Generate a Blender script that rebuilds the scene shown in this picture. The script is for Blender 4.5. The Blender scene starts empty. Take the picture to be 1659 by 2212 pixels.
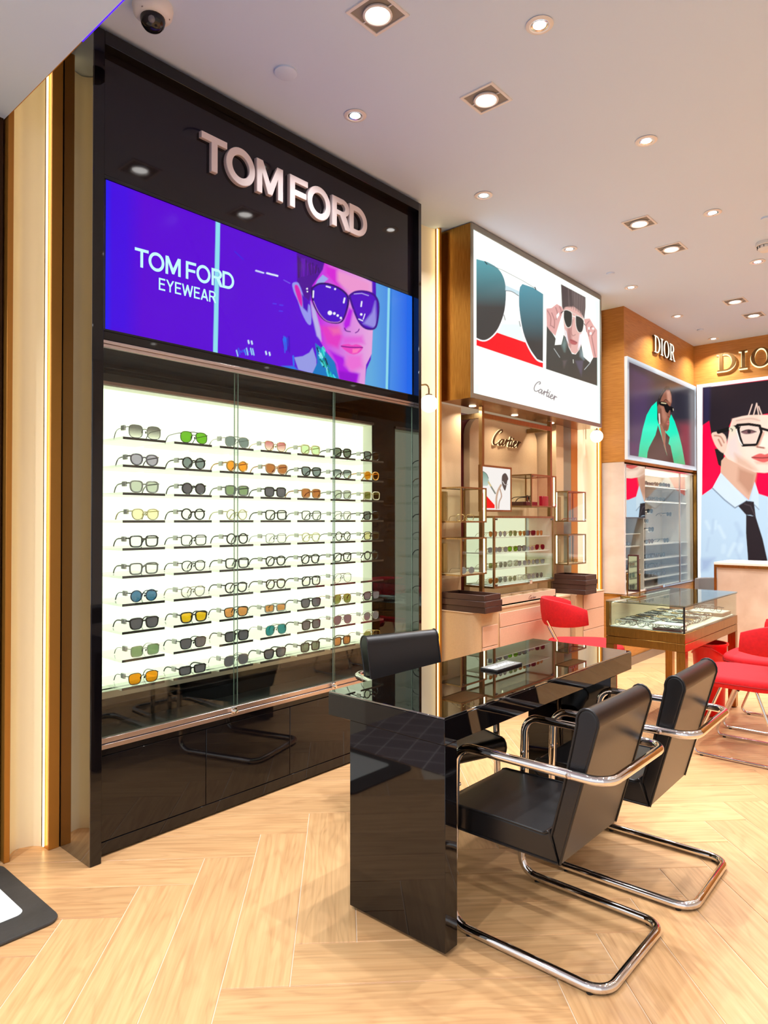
import bpy, bmesh, math, random
import numpy as np
from mathutils import Vector, Matrix
random.seed(7); np.random.seed(7)
scene = bpy.context.scene
COL = scene.collection
# ------------------------------------------------------------------ camera, world, exposure
cam_d = bpy.data.cameras.new('camera'); cam = bpy.data.objects.new('camera', cam_d); COL.objects.link(cam)
cam_d.sensor_fit = 'HORIZONTAL'; cam_d.sensor_width = 36.0; cam_d.lens = 36.0 * 1489.0 / 1659.0
cam_d.clip_start = 0.05; cam_d.clip_end = 100
cam.location = (2.636, 0.0, 1.35)
cam.rotation_euler = (math.radians(90) + math.atan(17 / 1489.0), 0, math.radians(41.57))
scene.camera = cam
world = bpy.data.worlds.new('world'); scene.world = world; world.use_nodes = True
WB = world.node_tree.nodes['Background']; WB.inputs[0].default_value = (0.90, 0.95, 1.0, 1); WB.inputs[1].default_value = 1.25
scene.view_settings.view_transform = 'Standard'; scene.view_settings.look = 'None'
scene.view_settings.gamma = 1.0; scene.view_settings.use_curve_mapping = False
scene.view_settings.exposure = 0.0
scene.cycles.max_bounces = 5; scene.cycles.diffuse_bounces = 3; scene.cycles.glossy_bounces = 3; scene.cycles.transmission_bounces = 4; scene.cycles.transparent_max_bounces = 14
scene.cycles.use_adaptive_sampling = True; scene.cycles.adaptive_threshold = 0.06; scene.cycles.adaptive_min_samples = 16
scene.cycles.caustics_reflective = False; scene.cycles.caustics_refractive = False
scene.cycles.sample_clamp_indirect = 4.0
DOWNLIGHT_W = 4.6      # one ceiling downlight
NICHE_E = 1.6          # backlit panel of the eyewear wall
COVE_E = 1.15          # lit cove panels
CEIL = 3.32
# ------------------------------------------------------------------ small helpers
def lin(c):
    return tuple(((v / 255) / 12.92) if v / 255 <= 0.04045 else (((v / 255) + 0.055) / 1.055) ** 2.4 for v in c)
class MB:
    """collects geometry in world coordinates"""
    def __init__(s): s.v = []; s.f = []; s.m = []; s.wn = False
    def add(s, vs, fs, mi=0):
        b = len(s.v); s.v += [tuple(v) for v in vs]; s.f += [tuple(i + b for i in f) for f in fs]; s.m += [mi] * len(fs); return s
    def box(s, x0, x1, y0, y1, z0, z1, mi=0, c=0.0):
        if x0 > x1: x0, x1 = x1, x0
        if y0 > y1: y0, y1 = y1, y0
        if z0 > z1: z0, z1 = z1, z0
        if c <= 0:
            v = [(x, y, z) for x in (x0, x1) for y in (y0, y1) for z in (z0, z1)]
            return s.add(v, [(0, 1, 3, 2), (4, 6, 7, 5), (0, 4, 5, 1), (2, 3, 7, 6), (0, 2, 6, 4), (1, 5, 7, 3)], mi)
        bm = bmesh.new(); bmesh.ops.create_cube(bm, size=1)
        for q in bm.verts:
            q.co = Vector(((x0 + x1) / 2 + q.co.x * (x1 - x0), (y0 + y1) / 2 + q.co.y * (y1 - y0), (z0 + z1) / 2 + q.co.z * (z1 - z0)))
        bmesh.ops.bevel(bm, geom=list(bm.edges), offset=c, segments=1, affect='EDGES', profile=0.5)
        return s.bm(bm, mi)
    def bm(s, bm, mi=0):
        bm.verts.index_update(); s.add([v.co[:] for v in bm.verts], [[v.index for v in f.verts] for f in bm.faces], mi); bm.free(); return s
    def tube(s, pts, r, seg=8, closed=False, mi=0, flat=1.0, cap=True):
        P = [Vector(p) for p in pts]; n = len(P)
        if not isinstance(r, (list, tuple)): r = [r] * n
        T = []
        for i in range(n):
            a = P[(i - 1) % n] if (closed or i > 0) else P[i]; b = P[(i + 1) % n] if (closed or i < n - 1) else P[i]
            t = b - a; T.append(t.normalized() if t.length > 1e-9 else Vector((0, 0, 1)))
        up = Vector((0, 0, 1)) if abs(T[0].z) < 0.9 else Vector((1, 0, 0))
        nrm = (up - T[0] * up.dot(T[0])).normalized(); vs = []
        for i in range(n):
            nrm = nrm - T[i] * nrm.dot(T[i])
            if nrm.length < 1e-6: nrm = T[i].orthogonal()
            nrm.normalize(); bi = T[i].cross(nrm)
            for k in range(seg):
                a = 2 * math.pi * k / seg; vs.append(P[i] + (nrm * math.cos(a) + bi * math.sin(a) * flat) * r[i])
        fs = []
        for i in range(n if closed else n - 1):
            j = (i + 1) % n
            for k in range(seg):
                l = (k + 1) % seg; fs.append((i * seg + k, j * seg + k, j * seg + l, i * seg + l))
        if not closed and cap:
            fs.append(tuple(range(seg))[::-1]); fs.append(tuple((n - 1) * seg + k for k in range(seg)))
        return s.add(vs, fs, mi)
    def lathe(s, prof, c=(0, 0, 0), seg=24, axis='z', mi=0):
        vs = []; fs = []; n = len(prof)
        for k in range(seg):
            a = 2 * math.pi * k / seg
            for (r, h) in prof:
                p = (r * math.cos(a), r * math.sin(a), h)
                if axis == 'x': p = (p[2], p[0], p[1])
                if axis == 'y': p = (p[0], p[2], p[1])
                vs.append((p[0] + c[0], p[1] + c[1], p[2] + c[2]))
        for k in range(seg):
            l = (k + 1) % seg
            for i in range(n - 1):
                fs.append((k * n + i, l * n + i, l * n + i + 1, k * n + i + 1))
        return s.add(vs, fs, mi)
    def sphere(s, c, r, seg=20, ring=12, mi=0, sc=(1, 1, 1)):
        bm = bmesh.new(); bmesh.ops.create_uvsphere(bm, u_segments=seg, v_segments=ring, radius=r)
        for v in bm.verts: v.co = Vector((v.co.x * sc[0] + c[0], v.co.y * sc[1] + c[1], v.co.z * sc[2] + c[2]))
        return s.bm(bm, mi)
    def prism(s, outline, axis, d0, d1, mi=0, bevel=0.0, segs=2):
        """closed 2-D outline pushed from d0 to d1 along axis; outline coords are the two other axes in order"""
        def p3(u, w, d): return {'x': (d, u, w), 'y': (u, d, w), 'z': (u, w, d)}[axis]
        n = len(outline); bm = bmesh.new()
        a = [bm.verts.new(p3(u, w, d0)) for u, w in outline]; b = [bm.verts.new(p3(u, w, d1)) for u, w in outline]
        fa = bm.faces.new(a); fb = bm.faces.new(b[::-1])
        for i in range(n): bm.faces.new((a[i], b[i], b[(i + 1) % n], a[(i + 1) % n]))
        bmesh.ops.recalc_face_normals(bm, faces=list(bm.faces))
        if bevel > 0:
            s.wn = True
            e = list({e for f in (fa, fb) for e in f.edges})
            bmesh.ops.bevel(bm, geom=e, offset=bevel, segments=segs, affect='EDGES', profile=0.5)
        return s.bm(bm, mi)
    def ngon(s, pts, mi=0): return s.add(pts, [tuple(range(len(pts)))], mi)
    def mesh(s, name, mats, org=(0, 0, 0), smooth=True):
        me = bpy.data.meshes.new(name)
        o = org; me.from_pydata([(v[0] - o[0], v[1] - o[1], v[2] - o[2]) for v in s.v], [], s.f)
        for m in (mats if isinstance(mats, (list, tuple)) else [mats]): me.materials.append(m)
        if any(s.m): me.polygons.foreach_set('material_index', s.m)
        bm = bmesh.new(); bm.from_mesh(me); bmesh.ops.recalc_face_normals(bm, faces=list(bm.faces)); bm.to_mesh(me); bm.free()
        if smooth:
            me.polygons.foreach_set('use_smooth', [True] * len(me.polygons)); me.set_sharp_from_angle(angle=math.radians(38))
        me.update(); return me
    def obj(s, name, mats, parent=None, smooth=True):
        """a mesh object; a part shares its thing's origin"""
        if parent is None:
            v = np.array(s.v); o = ((v[:, 0].min() + v[:, 0].max()) / 2, (v[:, 1].min() + v[:, 1].max()) / 2, v[:, 2].min())
        else: o = ORG[parent.name]
        ob = bpy.data.objects.new(name, s.mesh(name, mats, o, smooth)); COL.objects.link(ob)
        if parent is None: ob.location = o
        else: ob.parent = parent
        ORG[ob.name] = o
        if s.wn: w = ob.modifiers.new('weighted_normal', 'WEIGHTED_NORMAL'); w.keep_sharp = True
        return ob
ORG = {}
def tag(o, label=None, cat=None, group=None, kind=None):
    if label: o['label'] = label
    if cat: o['category'] = cat
    if group: o['group'] = group
    if kind: o['kind'] = kind
    return o
def thing(name, loc, label, cat, group=None):
    o = bpy.data.objects.new(name, None); o.empty_display_size = 0.05; COL.objects.link(o); o.location = loc
    ORG[o.name] = tuple(loc); return tag(o, label, cat, group)
def copy_tree(o, parent=None):
    c = o.copy(); COL.objects.link(c); c.parent = parent
    for ch in o.children: copy_tree(ch, c)
    return c
def arc_path(pts, rad, closed=False, n=6):
    """polyline with every corner rounded"""
    P = [Vector(p) for p in pts]; out = []; N = len(P)
    for i in range(N):
        if not closed and i in (0, N - 1): out.append(P[i]); continue
        a, b, c = P[(i - 1) % N], P[i], P[(i + 1) % N]; d1 = (a - b); d2 = (c - b)
        ang = d1.angle(d2); t = min(rad / math.tan(ang / 2), d1.length * 0.49, d2.length * 0.49)
        p = b + d1.normalized() * t; q = b + d2.normalized() * t
        r = t * math.tan(ang / 2); bis = (d1.normalized() + d2.normalized()).normalized(); cen = b + bis * (r / math.sin(ang / 2))
        u = p - cen; w = q - cen; th = u.angle(w)
        for k in range(n + 1):
            f = k / n
            if th < 1e-4: out.append(p.lerp(q, f))
            else: out.append(cen + (u * math.sin((1 - f) * th) + w * math.sin(f * th)) / math.sin(th))
    return out
def spline(pts, n=6, closed=True):
    P = [np.array(p, float) for p in pts]; N = len(P); out = []
    for i in range(N if closed else N - 1):
        p0 = P[(i - 1) % N] if closed or i > 0 else P[i]; p1 = P[i]; p2 = P[(i + 1) % N]; p3 = P[(i + 2) % N] if closed or i < N - 2 else p2
        for k in range(n):
            t = k / n; out.append(0.5 * ((2 * p1) + (p2 - p0) * t + (2 * p0 - 5 * p1 + 4 * p2 - p3) * t * t + (3 * p1 - p0 - 3 * p2 + p3) * t ** 3))
    if not closed: out.append(P[-1])
    return [tuple(p) for p in out]
# ------------------------------------------------------------------ materials
MATS = {}
def new_mat(name):
    m = bpy.data.materials.new(name); m.use_nodes = True; MATS[name] = m
    return m, m.node_tree.nodes, m.node_tree.links, m.node_tree.nodes['Principled BSDF']
def pm(name, col, rough=0.5, metal=0.0, ior=1.5, emit=None, es=0.0, coat=0.0, bump=None, var=None):
    """plain principled material; bump=(scale,strength[,stretch]); var=(scale,amount) tones the colour with noise"""
    if name in MATS: return MATS[name]
    m, N, L, b = new_mat(name); c = lin(col)
    b.inputs['Base Color'].default_value = (*c, 1); b.inputs['Roughness'].default_value = rough; b.inputs['Metallic'].default_value = metal
    b.inputs['IOR'].default_value = ior; b.inputs['Coat Weight'].default_value = coat
    if emit: b.inputs['Emission Color'].default_value = (*lin(emit), 1); b.inputs['Emission Strength'].default_value = es
    if bump or var:
        tc = N.new('ShaderNodeTexCoord'); mp = N.new('ShaderNodeMapping'); L.new(tc.outputs['Object'], mp.inputs[0])
        if bump and len(bump) > 2: mp.inputs['Scale'].default_value = bump[2]
    if bump:
        nz = N.new('ShaderNodeTexNoise'); nz.inputs['Scale'].default_value = bump[0]; nz.inputs['Detail'].default_value = 4; L.new(mp.outputs[0], nz.inputs[0])
        bp = N.new('ShaderNodeBump'); bp.inputs['Strength'].default_value = bump[1]; bp.inputs['Distance'].default_value = 0.01
        L.new(nz.outputs[0], bp.inputs['Height']); L.new(bp.outputs[0], b.inputs['Normal'])
    if var:
        nv = N.new('ShaderNodeTexNoise'); nv.inputs['Scale'].default_value = var[0]; nv.inputs['Detail'].default_value = 5; L.new(mp.outputs[0], nv.inputs[0])
        rp = N.new('ShaderNodeValToRGB'); rp.color_ramp.elements[0].position = 0.3; rp.color_ramp.elements[1].position = 0.7
        rp.color_ramp.elements[0].color = (*[v * (1 - var[1]) for v in c], 1); rp.color_ramp.elements[1].color = (*[min(1, v * (1 + var[1])) for v in c], 1)
        L.new(nv.outputs[0], rp.inputs[0]); L.new(rp.outputs[0], b.inputs['Base Color'])
    return m
def glow(name, col, s):
    if name in MATS: return MATS[name]
    m, N, L, b = new_mat(name); N.remove(b); e = N.new('ShaderNodeEmission'); e.inputs[0].default_value = (*lin(col), 1); e.inputs[1].default_value = s
    L.new(e.outputs[0], N['Material Output'].inputs[0]); return m
def clear(name, tint=(255, 255, 255), ior=1.45, rough=0.0, gain=1.0):
    """thin pane: transparent with Fresnel reflection"""
    if name in MATS: return MATS[name]
    m, N, L, b = new_mat(name); N.remove(b)
    t = N.new('ShaderNodeBsdfTransparent'); t.inputs[0].default_value = (*lin(tint), 1); g = N.new('ShaderNodeBsdfGlossy'); g.inputs['Roughness'].default_value = rough
    f0 = ((ior - 1) / (ior + 1)) ** 2 * gain   # two-sided Schlick reflection, so both faces of a pane behave alike
    lw = N.new('ShaderNodeLayerWeight'); lw.inputs[0].default_value = 0.5; pw = N.new('ShaderNodeMath'); pw.operation = 'POWER'; pw.inputs[1].default_value = 5.0; L.new(lw.outputs['Facing'], pw.inputs[0])
    ma = N.new('ShaderNodeMath'); ma.operation = 'MULTIPLY_ADD'; ma.use_clamp = True; ma.inputs[1].default_value = 1 - f0; ma.inputs[2].default_value = f0; L.new(pw.outputs[0], ma.inputs[0])
    mx = N.new('ShaderNodeMixShader'); L.new(ma.outputs[0], mx.inputs[0])
    L.new(t.outputs[0], mx.inputs[1]); L.new(g.outputs[0], mx.inputs[2]); L.new(mx.outputs[0], N['Material Output'].inputs[0]); return m
def lens_mat(name, top, bot=None):
    """tinted lens, optionally graded from top to bottom"""
    if name in MATS: return MATS[name]
    sq = lambda c: tuple(255 * (v / 255) ** 0.5 for v in c); top = sq(top); bot = sq(bot) if bot else None   # both faces tint
    m = clear(name, top, 1.5); N = m.node_tree.nodes; L = m.node_tree.links
    if bot:
        t = [n for n in N if n.type == 'BSDF_TRANSPARENT'][0]; tc = N.new('ShaderNodeTexCoord'); sp = N.new('ShaderNodeSeparateXYZ'); L.new(tc.outputs['Object'], sp.inputs[0])
        mr = N.new('ShaderNodeMapRange'); mr.inputs['From Min'].default_value = 0.004; mr.inputs['From Max'].default_value = 0.042; L.new(sp.outputs[2], mr.inputs[0])
        mx = N.new('ShaderNodeMix'); mx.data_type = 'RGBA'; mx.inputs[6].default_value = (*lin(bot), 1); mx.inputs[7].default_value = (*lin(top), 1)
        L.new(mr.outputs[0], mx.inputs[0]); L.new(mx.outputs[2], t.inputs[0])
    return m
def plank_mat():
    m, N, L, b = new_mat('oak_plank'); tc = N.new('ShaderNodeTexCoord'); oi = N.new('ShaderNodeObjectInfo')
    ml = N.new('ShaderNodeMath'); ml.operation = 'MULTIPLY'; ml.inputs[1].default_value = 37.0; L.new(oi.outputs['Random'], ml.inputs[0])
    cb = N.new('ShaderNodeCombineXYZ')
    for i in range(3): L.new(ml.outputs[0], cb.inputs[i])
    ad = N.new('ShaderNodeVectorMath'); ad.operation = 'ADD'; L.new(tc.outputs['Object'], ad.inputs[0]); L.new(cb.outputs[0], ad.inputs[1])
    m1 = N.new('ShaderNodeMapping'); m1.inputs['Scale'].default_value = (1.1, 7.5, 1); L.new(ad.outputs[0], m1.inputs[0])
    n0 = N.new('ShaderNodeTexNoise'); n0.inputs['Scale'].default_value = 1.25; n0.inputs['Detail'].default_value = 2.5; n0.inputs['Distortion'].default_value = 0.35; L.new(m1.outputs[0], n0.inputs[0])
    # cathedral grain: contour bands of a stretched noise
    k = N.new('ShaderNodeMath'); k.operation = 'MULTIPLY'; k.inputs[1].default_value = 17.0; L.new(n0.outputs[0], k.inputs[0])
    fr = N.new('ShaderNodeMath'); fr.operation = 'PINGPONG'; fr.inputs[1].default_value = 1.0; L.new(k.outputs[0], fr.inputs[0])
    m2 = N.new('ShaderNodeMapping'); m2.inputs['Scale'].default_value = (2.4, 80, 1); L.new(ad.outputs[0], m2.inputs[0])
    n2 = N.new('ShaderNodeTexNoise'); n2.inputs['Scale'].default_value = 1.0; n2.inputs['Detail'].default_value = 5; L.new(m2.outputs[0], n2.inputs[0])
    r1 = N.new('ShaderNodeValToRGB'); e = r1.color_ramp.elements
    e[0].position = 0.0; e[0].color = (*lin((202, 150, 102)), 1); e[1].position = 0.55; e[1].color = (*lin((228, 178, 124)), 1); L.new(fr.outputs[0], r1.inputs[0])
    r2 = N.new('ShaderNodeValToRGB'); e = r2.color_ramp.elements
    e[0].position = 0.3; e[0].color = (*lin((202, 148, 98)), 1); e[1].position = 0.68; e[1].color = (*lin((236, 188, 134)), 1); L.new(n2.outputs[0], r2.inputs[0])
    mx = N.new('ShaderNodeMix'); mx.data_type = 'RGBA'; mx.inputs[0].default_value = 0.55; L.new(r1.outputs[0], mx.inputs[6]); L.new(r2.outputs[0], mx.inputs[7])
    hs = N.new('ShaderNodeHueSaturation'); mr = N.new('ShaderNodeMapRange'); mr.inputs['To Min'].default_value = 0.90; mr.inputs['To Max'].default_value = 1.08
    L.new(oi.outputs['Random'], mr.inputs[0]); L.new(mr.outputs[0], hs.inputs['Value']); L.new(mx.outputs[2], hs.inputs['Color']); L.new(hs.outputs[0], b.inputs['Base Color'])
    b.inputs['Roughness'].default_value = 0.33; bp = N.new('ShaderNodeBump'); bp.inputs['Strength'].default_value = 0.08; bp.inputs['Distance'].default_value = 0.002
    L.new(n2.outputs[0], bp.inputs['Height']); L.new(bp.outputs[0], b.inputs['Normal']); return m
def stripe_mat(name, c0, c1, scale, rough=0.45, metal=0.0, stretch=(1, 1, 1), ior=1.5):
    """fine directional grain between two colours (veneer, brushed metal, stone)"""
    m, N, L, b = new_mat(name); tc = N.new('ShaderNodeTexCoord'); mp = N.new('ShaderNodeMapping'); mp.inputs['Scale'].default_value = stretch; L.new(tc.outputs['Object'], mp.inputs[0])
    n = N.new('ShaderNodeTexNoise'); n.inputs['Scale'].default_value = scale; n.inputs['Detail'].default_value = 6; n.inputs['Distortion'].default_value = 0.3; L.new(mp.outputs[0], n.inputs[0])
    r = N.new('ShaderNodeValToRGB'); r.color_ramp.elements[0].position = 0.32; r.color_ramp.elements[1].position = 0.68
    r.color_ramp.elements[0].color = (*lin(c0), 1); r.color_ramp.elements[1].color = (*lin(c1), 1); L.new(n.outputs[0], r.inputs[0]); L.new(r.outputs[0], b.inputs['Base Color'])
    b.inputs['Roughness'].default_value = rough; b.inputs['Metallic'].default_value = metal; b.inputs['IOR'].default_value = ior; return m
BLACK = pm('gloss_black_lacquer', (14, 11, 13), 0.035)
BLACKTOP = pm('black_table_glass', (6, 6, 6), 0.0, ior=3.8)
DARKGAP = pm('matt_black_recess', (8, 7, 8), 0.6)
CHROME = pm('polished_chrome', (232, 226, 222), 0.05, 1.0)
SILVER = pm('satin_silver', (205, 190, 186), 0.28, 1.0)
MIRBLACK = pm('polished_black_side', (14, 13, 12), 0.02, ior=3.4)
BRASS = stripe_mat('brushed_brass', (150, 105, 48), (182, 134, 68), 30, 0.26, 1.0, (8, 8, 0.3))
BRASSW = pm('satin_gold_trim', (196, 132, 52), 0.42, 0.55, bump=(60, .02))
BRASS2 = stripe_mat('champagne_brass', (150, 124, 84), (174, 148, 104), 30, 0.35, 1.0, (8, 8, 0.3))
LEATHER = pm('black_leather', (24, 22, 23), 0.29, bump=(260, 0.04))
PIPING = pm('leather_piping', (16, 14, 15), 0.4)
RUBBER = pm('black_rubber', (20, 20, 20), 0.6)
RED = pm('red_wool_fabric', (214, 12, 24), 0.85, bump=(420, 0.12), var=(60, 0.10))
REDPL = pm('red_plastic', (250, 14, 14), 0.35)
PANE = clear('clear_pane', (247, 251, 248), 1.45)
PANE_EDGE = pm('pane_edge_green', (120, 140, 128), 0.15)
PLANK = plank_mat()
VENEER = stripe_mat('honey_veneer', (176, 112, 44), (202, 138, 64), 6, 0.45, 0, (1.2, 1.2, 26))
ONYX = stripe_mat('cream_onyx', (214, 188, 168), (240, 222, 206), 1.6, 0.12, 0, (1, 1, 2.5))
STONE = stripe_mat('blush_stone', (206, 180, 158), (226, 204, 184), 5, 0.4)
BEIGE = pm('beige_linen_panel', (208, 172, 134), 0.6, bump=(300, 0.05), var=(140, 0.05))
BEIGE_D = pm('blush_leatherette_drawer', (214, 168, 138), 0.55, bump=(300, 0.05), var=(140, 0.05))
BROWN = pm('brown_leather_tray', (70, 42, 30), 0.5, bump=(200, 0.06))
MAROON = pm('maroon_lacquer', (92, 22, 24), 0.4)
WHITE = pm('white_paint', (236, 234, 230), 0.5)
CEILM = pm('ceiling_paint', (216, 233, 255), 0.8)
MIRROR = pm('mirror_glass', (225, 230, 228), 0.01, 1.0)
# ------------------------------------------------------------------ the setting
def struct(name, mb, mat, parent=None, smooth=True):
    o = mb.obj(name, mat, parent, smooth)
    if parent is None: o['kind'] = 'structure'
    return o
# shop floor: grout bed with herringbone planks
floor = struct('floor', MB().box(-0.46, 5.6, 0.50, 8.20, -0.06, -0.0025), pm('pale_grout', (238, 216, 188), 0.7))
L_, W_, PER = 0.980, 0.1985, 0.2805
g = 0.0034
def plank_mesh(l, w):
    c = 0.0012; z0, z1 = -0.012, 0.0
    v = [(-l / 2, -w / 2, z0), (l / 2, -w / 2, z0), (l / 2, w / 2, z0), (-l / 2, w / 2, z0),
         (-l / 2, -w / 2, z1 - c), (l / 2, -w / 2, z1 - c), (l / 2, w / 2, z1 - c), (-l / 2, w / 2, z1 - c),
         (-l / 2 + c, -w / 2 + c, z1), (l / 2 - c, -w / 2 + c, z1), (l / 2 - c, w / 2 - c, z1), (-l / 2 + c, w / 2 - c, z1)]
    f = [(0, 1, 5, 4), (1, 2, 6, 5), (2, 3, 7, 6), (3, 0, 4, 7), (4, 5, 9, 8), (5, 6, 10, 9), (6, 7, 11, 10), (7, 4, 8, 11), (8, 9, 10, 11)]
    return MB().add(v, f).mesh('plank', PLANK, smooth=False)
PM = plank_mesh(L_ - g, W_ - g)
s2 = math.sqrt(0.5); fo = ORG['floor']; npl = 0
for k in range(-2, 7):
    x0 = 0.334 + 0.693 * k
    for j in range(-4, 40):
        if k % 2 == 0:   # runs (+1,-1)
            yb = 1.035 + (-0.693 * (k // 2 * 0)) + PER * j - 0.0
            cx_, cy_ = x0 - 0.07 + 0.0701, yb + 0.0701; d = (s2, -s2)
        else:            # runs (+1,+1)
            yb = 1.035 + 0.1402 + PER * j - 0.693
            cx_, cy_ = x0, yb + 0.0701; d = (s2, s2)
        px_, py_ = cx_ + d[0] * L_ / 2, cy_ + d[1] * L_ / 2
        if px_ < -0.75 or px_ > 5.2 or py_ < 0.25 or py_ > 8.35: continue
        if px_ > 3.9 and py_ < 2.0: continue
        o = bpy.data.objects.new('plank', PM); COL.objects.link(o); o.parent = floor
        o.location = (px_ - fo[0], py_ - fo[1], -fo[2]); o.rotation_euler = (0, 0, math.atan2(d[1], d[0])); npl += 1
# mall floor in front of the shop: dark square tiles
def tile_mat():
    m, N, L, b = new_mat('dark_square_tile'); tc = N.new('ShaderNodeTexCoord'); mp = N.new('ShaderNodeMapping'); L.new(tc.outputs['Object'], mp.inputs[0])
    mp.inputs['Rotation'].default_value = (0, 0, 0.4)
    br = N.new('ShaderNodeTexBrick'); br.offset = 0; br.inputs['Scale'].default_value = 1.0; br.inputs['Brick Width'].default_value = 0.16; br.inputs['Row Height'].default_value = 0.16
    br.inputs['Mortar Size'].default_value = 0.004; br.inputs['Color1'].default_value = (*lin((132, 120, 128)), 1); br.inputs['Color2'].default_value = (*lin((150, 137, 144)), 1); br.inputs['Mortar'].default_value = (*lin((226, 218, 220)), 1)
    L.new(mp.outputs[0], br.inputs[0]); L.new(br.outputs[0], b.inputs['Base Color']); b.inputs['Roughness'].default_value = 0.25; return m
struct('floor_mall', MB().box(-6, 9, -7, 0.505, -0.08, 0.0035), tile_mat())
# ceiling, front soffit with purple light line
HOLES = []
struct('ceiling', MB().box(-0.46, 5.6, 1.04, 8.2, CEIL, CEIL + 0.05), CEILM)
sof = struct('ceiling_soffit', MB().box(-0.46, 5.6, -0.9, 1.04, 2.95, 3.37), CEILM)
MB().box(0.36, 5.6, 1.0402, 1.046, 2.952, 2.966).obj('light_strip', glow('violet_led', (70, 30, 255), 2.2), sof)
struct('trim_12', MB().box(-0.27, 0.358, 1.0402, 1.0435, 2.951, 2.9665), BRASSW)
struct('trim_1', MB().box(-0.27, 5.6, 1.0402, 1.0435, 2.967, 2.972), SILVER)
# outer shell
struct('wall_left', MB().box(-0.52, -0.465, -0.9, 8.2, 0, 3.37), pm('wall_cream', (226, 206, 176), 0.7))
struct('wall_back', MB().box(-0.46, 5.6, 8.17, 8.25, 0, CEIL), VENEER)
struct('wall_right', MB().box(5.6, 5.66, -0.9, 8.25, 0, 3.37), pm('wall_cool_white', (232, 236, 240), 0.7))
# lit coves beside the black cabinet: curved cream panel edged by warm LED lines and brass posts
COVE = pm('cove_satin_cream', (250, 236, 206), 0.45)
LED = glow('warm_led_line', (255, 228, 160), 7.5)
def cove(name, y0, y1, xe, depth, z1, wavy, led_y):
    o = MB(); n = 14; vs = []; fs = []
    for i in range(n + 1):
        t = i / n; y = y0 + (y1 - y0) * t; x = xe - depth * (math.sin(math.pi * t) ** 0.8) + wavy * math.sin(4 * math.pi * t)
        vs += [(x, y, 0), (x, y, z1)]
    for i in range(n): fs.append((2 * i, 2 * i + 2, 2 * i + 3, 2 * i + 1))
    b = len(vs); vs += [(v[0] - 0.008, v[1], v[2]) for v in vs]; fs += [tuple(q + b for q in f) for f in fs]
    fs += [(0, 1, b + 1, b), (2 * n, 2 * n + 1, b + 2 * n + 1, b + 2 * n)]
    w = struct(name, o.add(vs, fs), COVE)
    for (yy, xx) in led_y: MB().box(xx, xx + 0.006, yy, yy + 0.006, 0.01, z1 - 0.01).obj('led_line', LED, w)
    return w
cove('wall_cove_panel', 1.072, 1.203, -0.325, 0.05, 3.315, 0.003, [(1.197, -0.300)])
cove('wall_cove_panel', 3.325, 3.702, -0.185, 0.035, CEIL, 0.003, [(3.694, -0.165)])
cove('wall_cove_panel', 5.775, 6.170, -0.165, 0.035, CEIL, 0.003, [(6.160, -0.145)])
struct('trim_2', MB().box(-0.34, -0.264, 1.207, 1.2515, 0, 3.318, c=0.002), BRASSW)
struct('trim_3', MB().box(-0.36, -0.284, 1.0445, 1.067, 0, 3.318, c=0.002), BRASSW)
struct('trim_4', MB().box(-0.46, -0.30, 0.86, 0.985, 0, 2.95), pm('grey_glass_panel', (110, 118, 110), 0.1))
struct('trim_5', MB().box(-0.46, -0.31, 0.99, 1.036, 0, 2.95), pm('dark_bronze', (60, 38, 18), 0.3, 0.8))
struct('trim_6', MB().box(-0.34, -0.286, 0.80, 0.855, 0, 2.95, c=0.002), BRASSW)
struct('wall_cove_panel', MB().box(-0.45, -0.40, 0.2, 0.80, 0, 2.95), COVE)
struct('trim_7', MB().box(-0.24, -0.150, 3.705, 3.728, 0, CEIL, c=0.002), BRASSW)
struct('trim_8', MB().box(-0.22, -0.120, 6.172, 6.192, 0, CEIL, c=0.002), BRASSW)
# wood-clad pier between the two sunglass walls: veneer, onyx, veneer base
struct('wall_pier', MB().box(-0.46, 0.09, 6.200, 6.2145, 1.886, CEIL), VENEER)
on = struct('wall_pier_stone', MB().box(-0.46, 0.083, 6.202, 6.2145, 0.665, 1.884), ONYX)
struct('wall_pier_base', MB().box(-0.46, 0.086, 6.200, 6.2145, 0.0, 0.640), VENEER)
struct('trim_9', MB().box(-0.46, 0.088, 6.198, 6.2145, 0.642, 0.662), BRASS)
struct('trim_10', MB().box(-0.13, -0.126, 6.1985, 6.1995, 0.0, 0.42), DARKGAP)
# side wall with the showcase opening (X = 0.09)
struct('wall_side_top', MB().box(-0.46, 0.09, 6.2150, 8.165, 1.885, CEIL), VENEER)
struct('wall_side_base', MB().box(-0.46, 0.085, 6.2150, 8.165, 0.0, 0.655), VENEER)
struct('baseboard_side', MB().box(0.092, 0.104, 6.2, 8.16, 0.0, 0.075), pm('grey_metal_skirting', (150, 140, 130), 0.35, 0.7))
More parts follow.
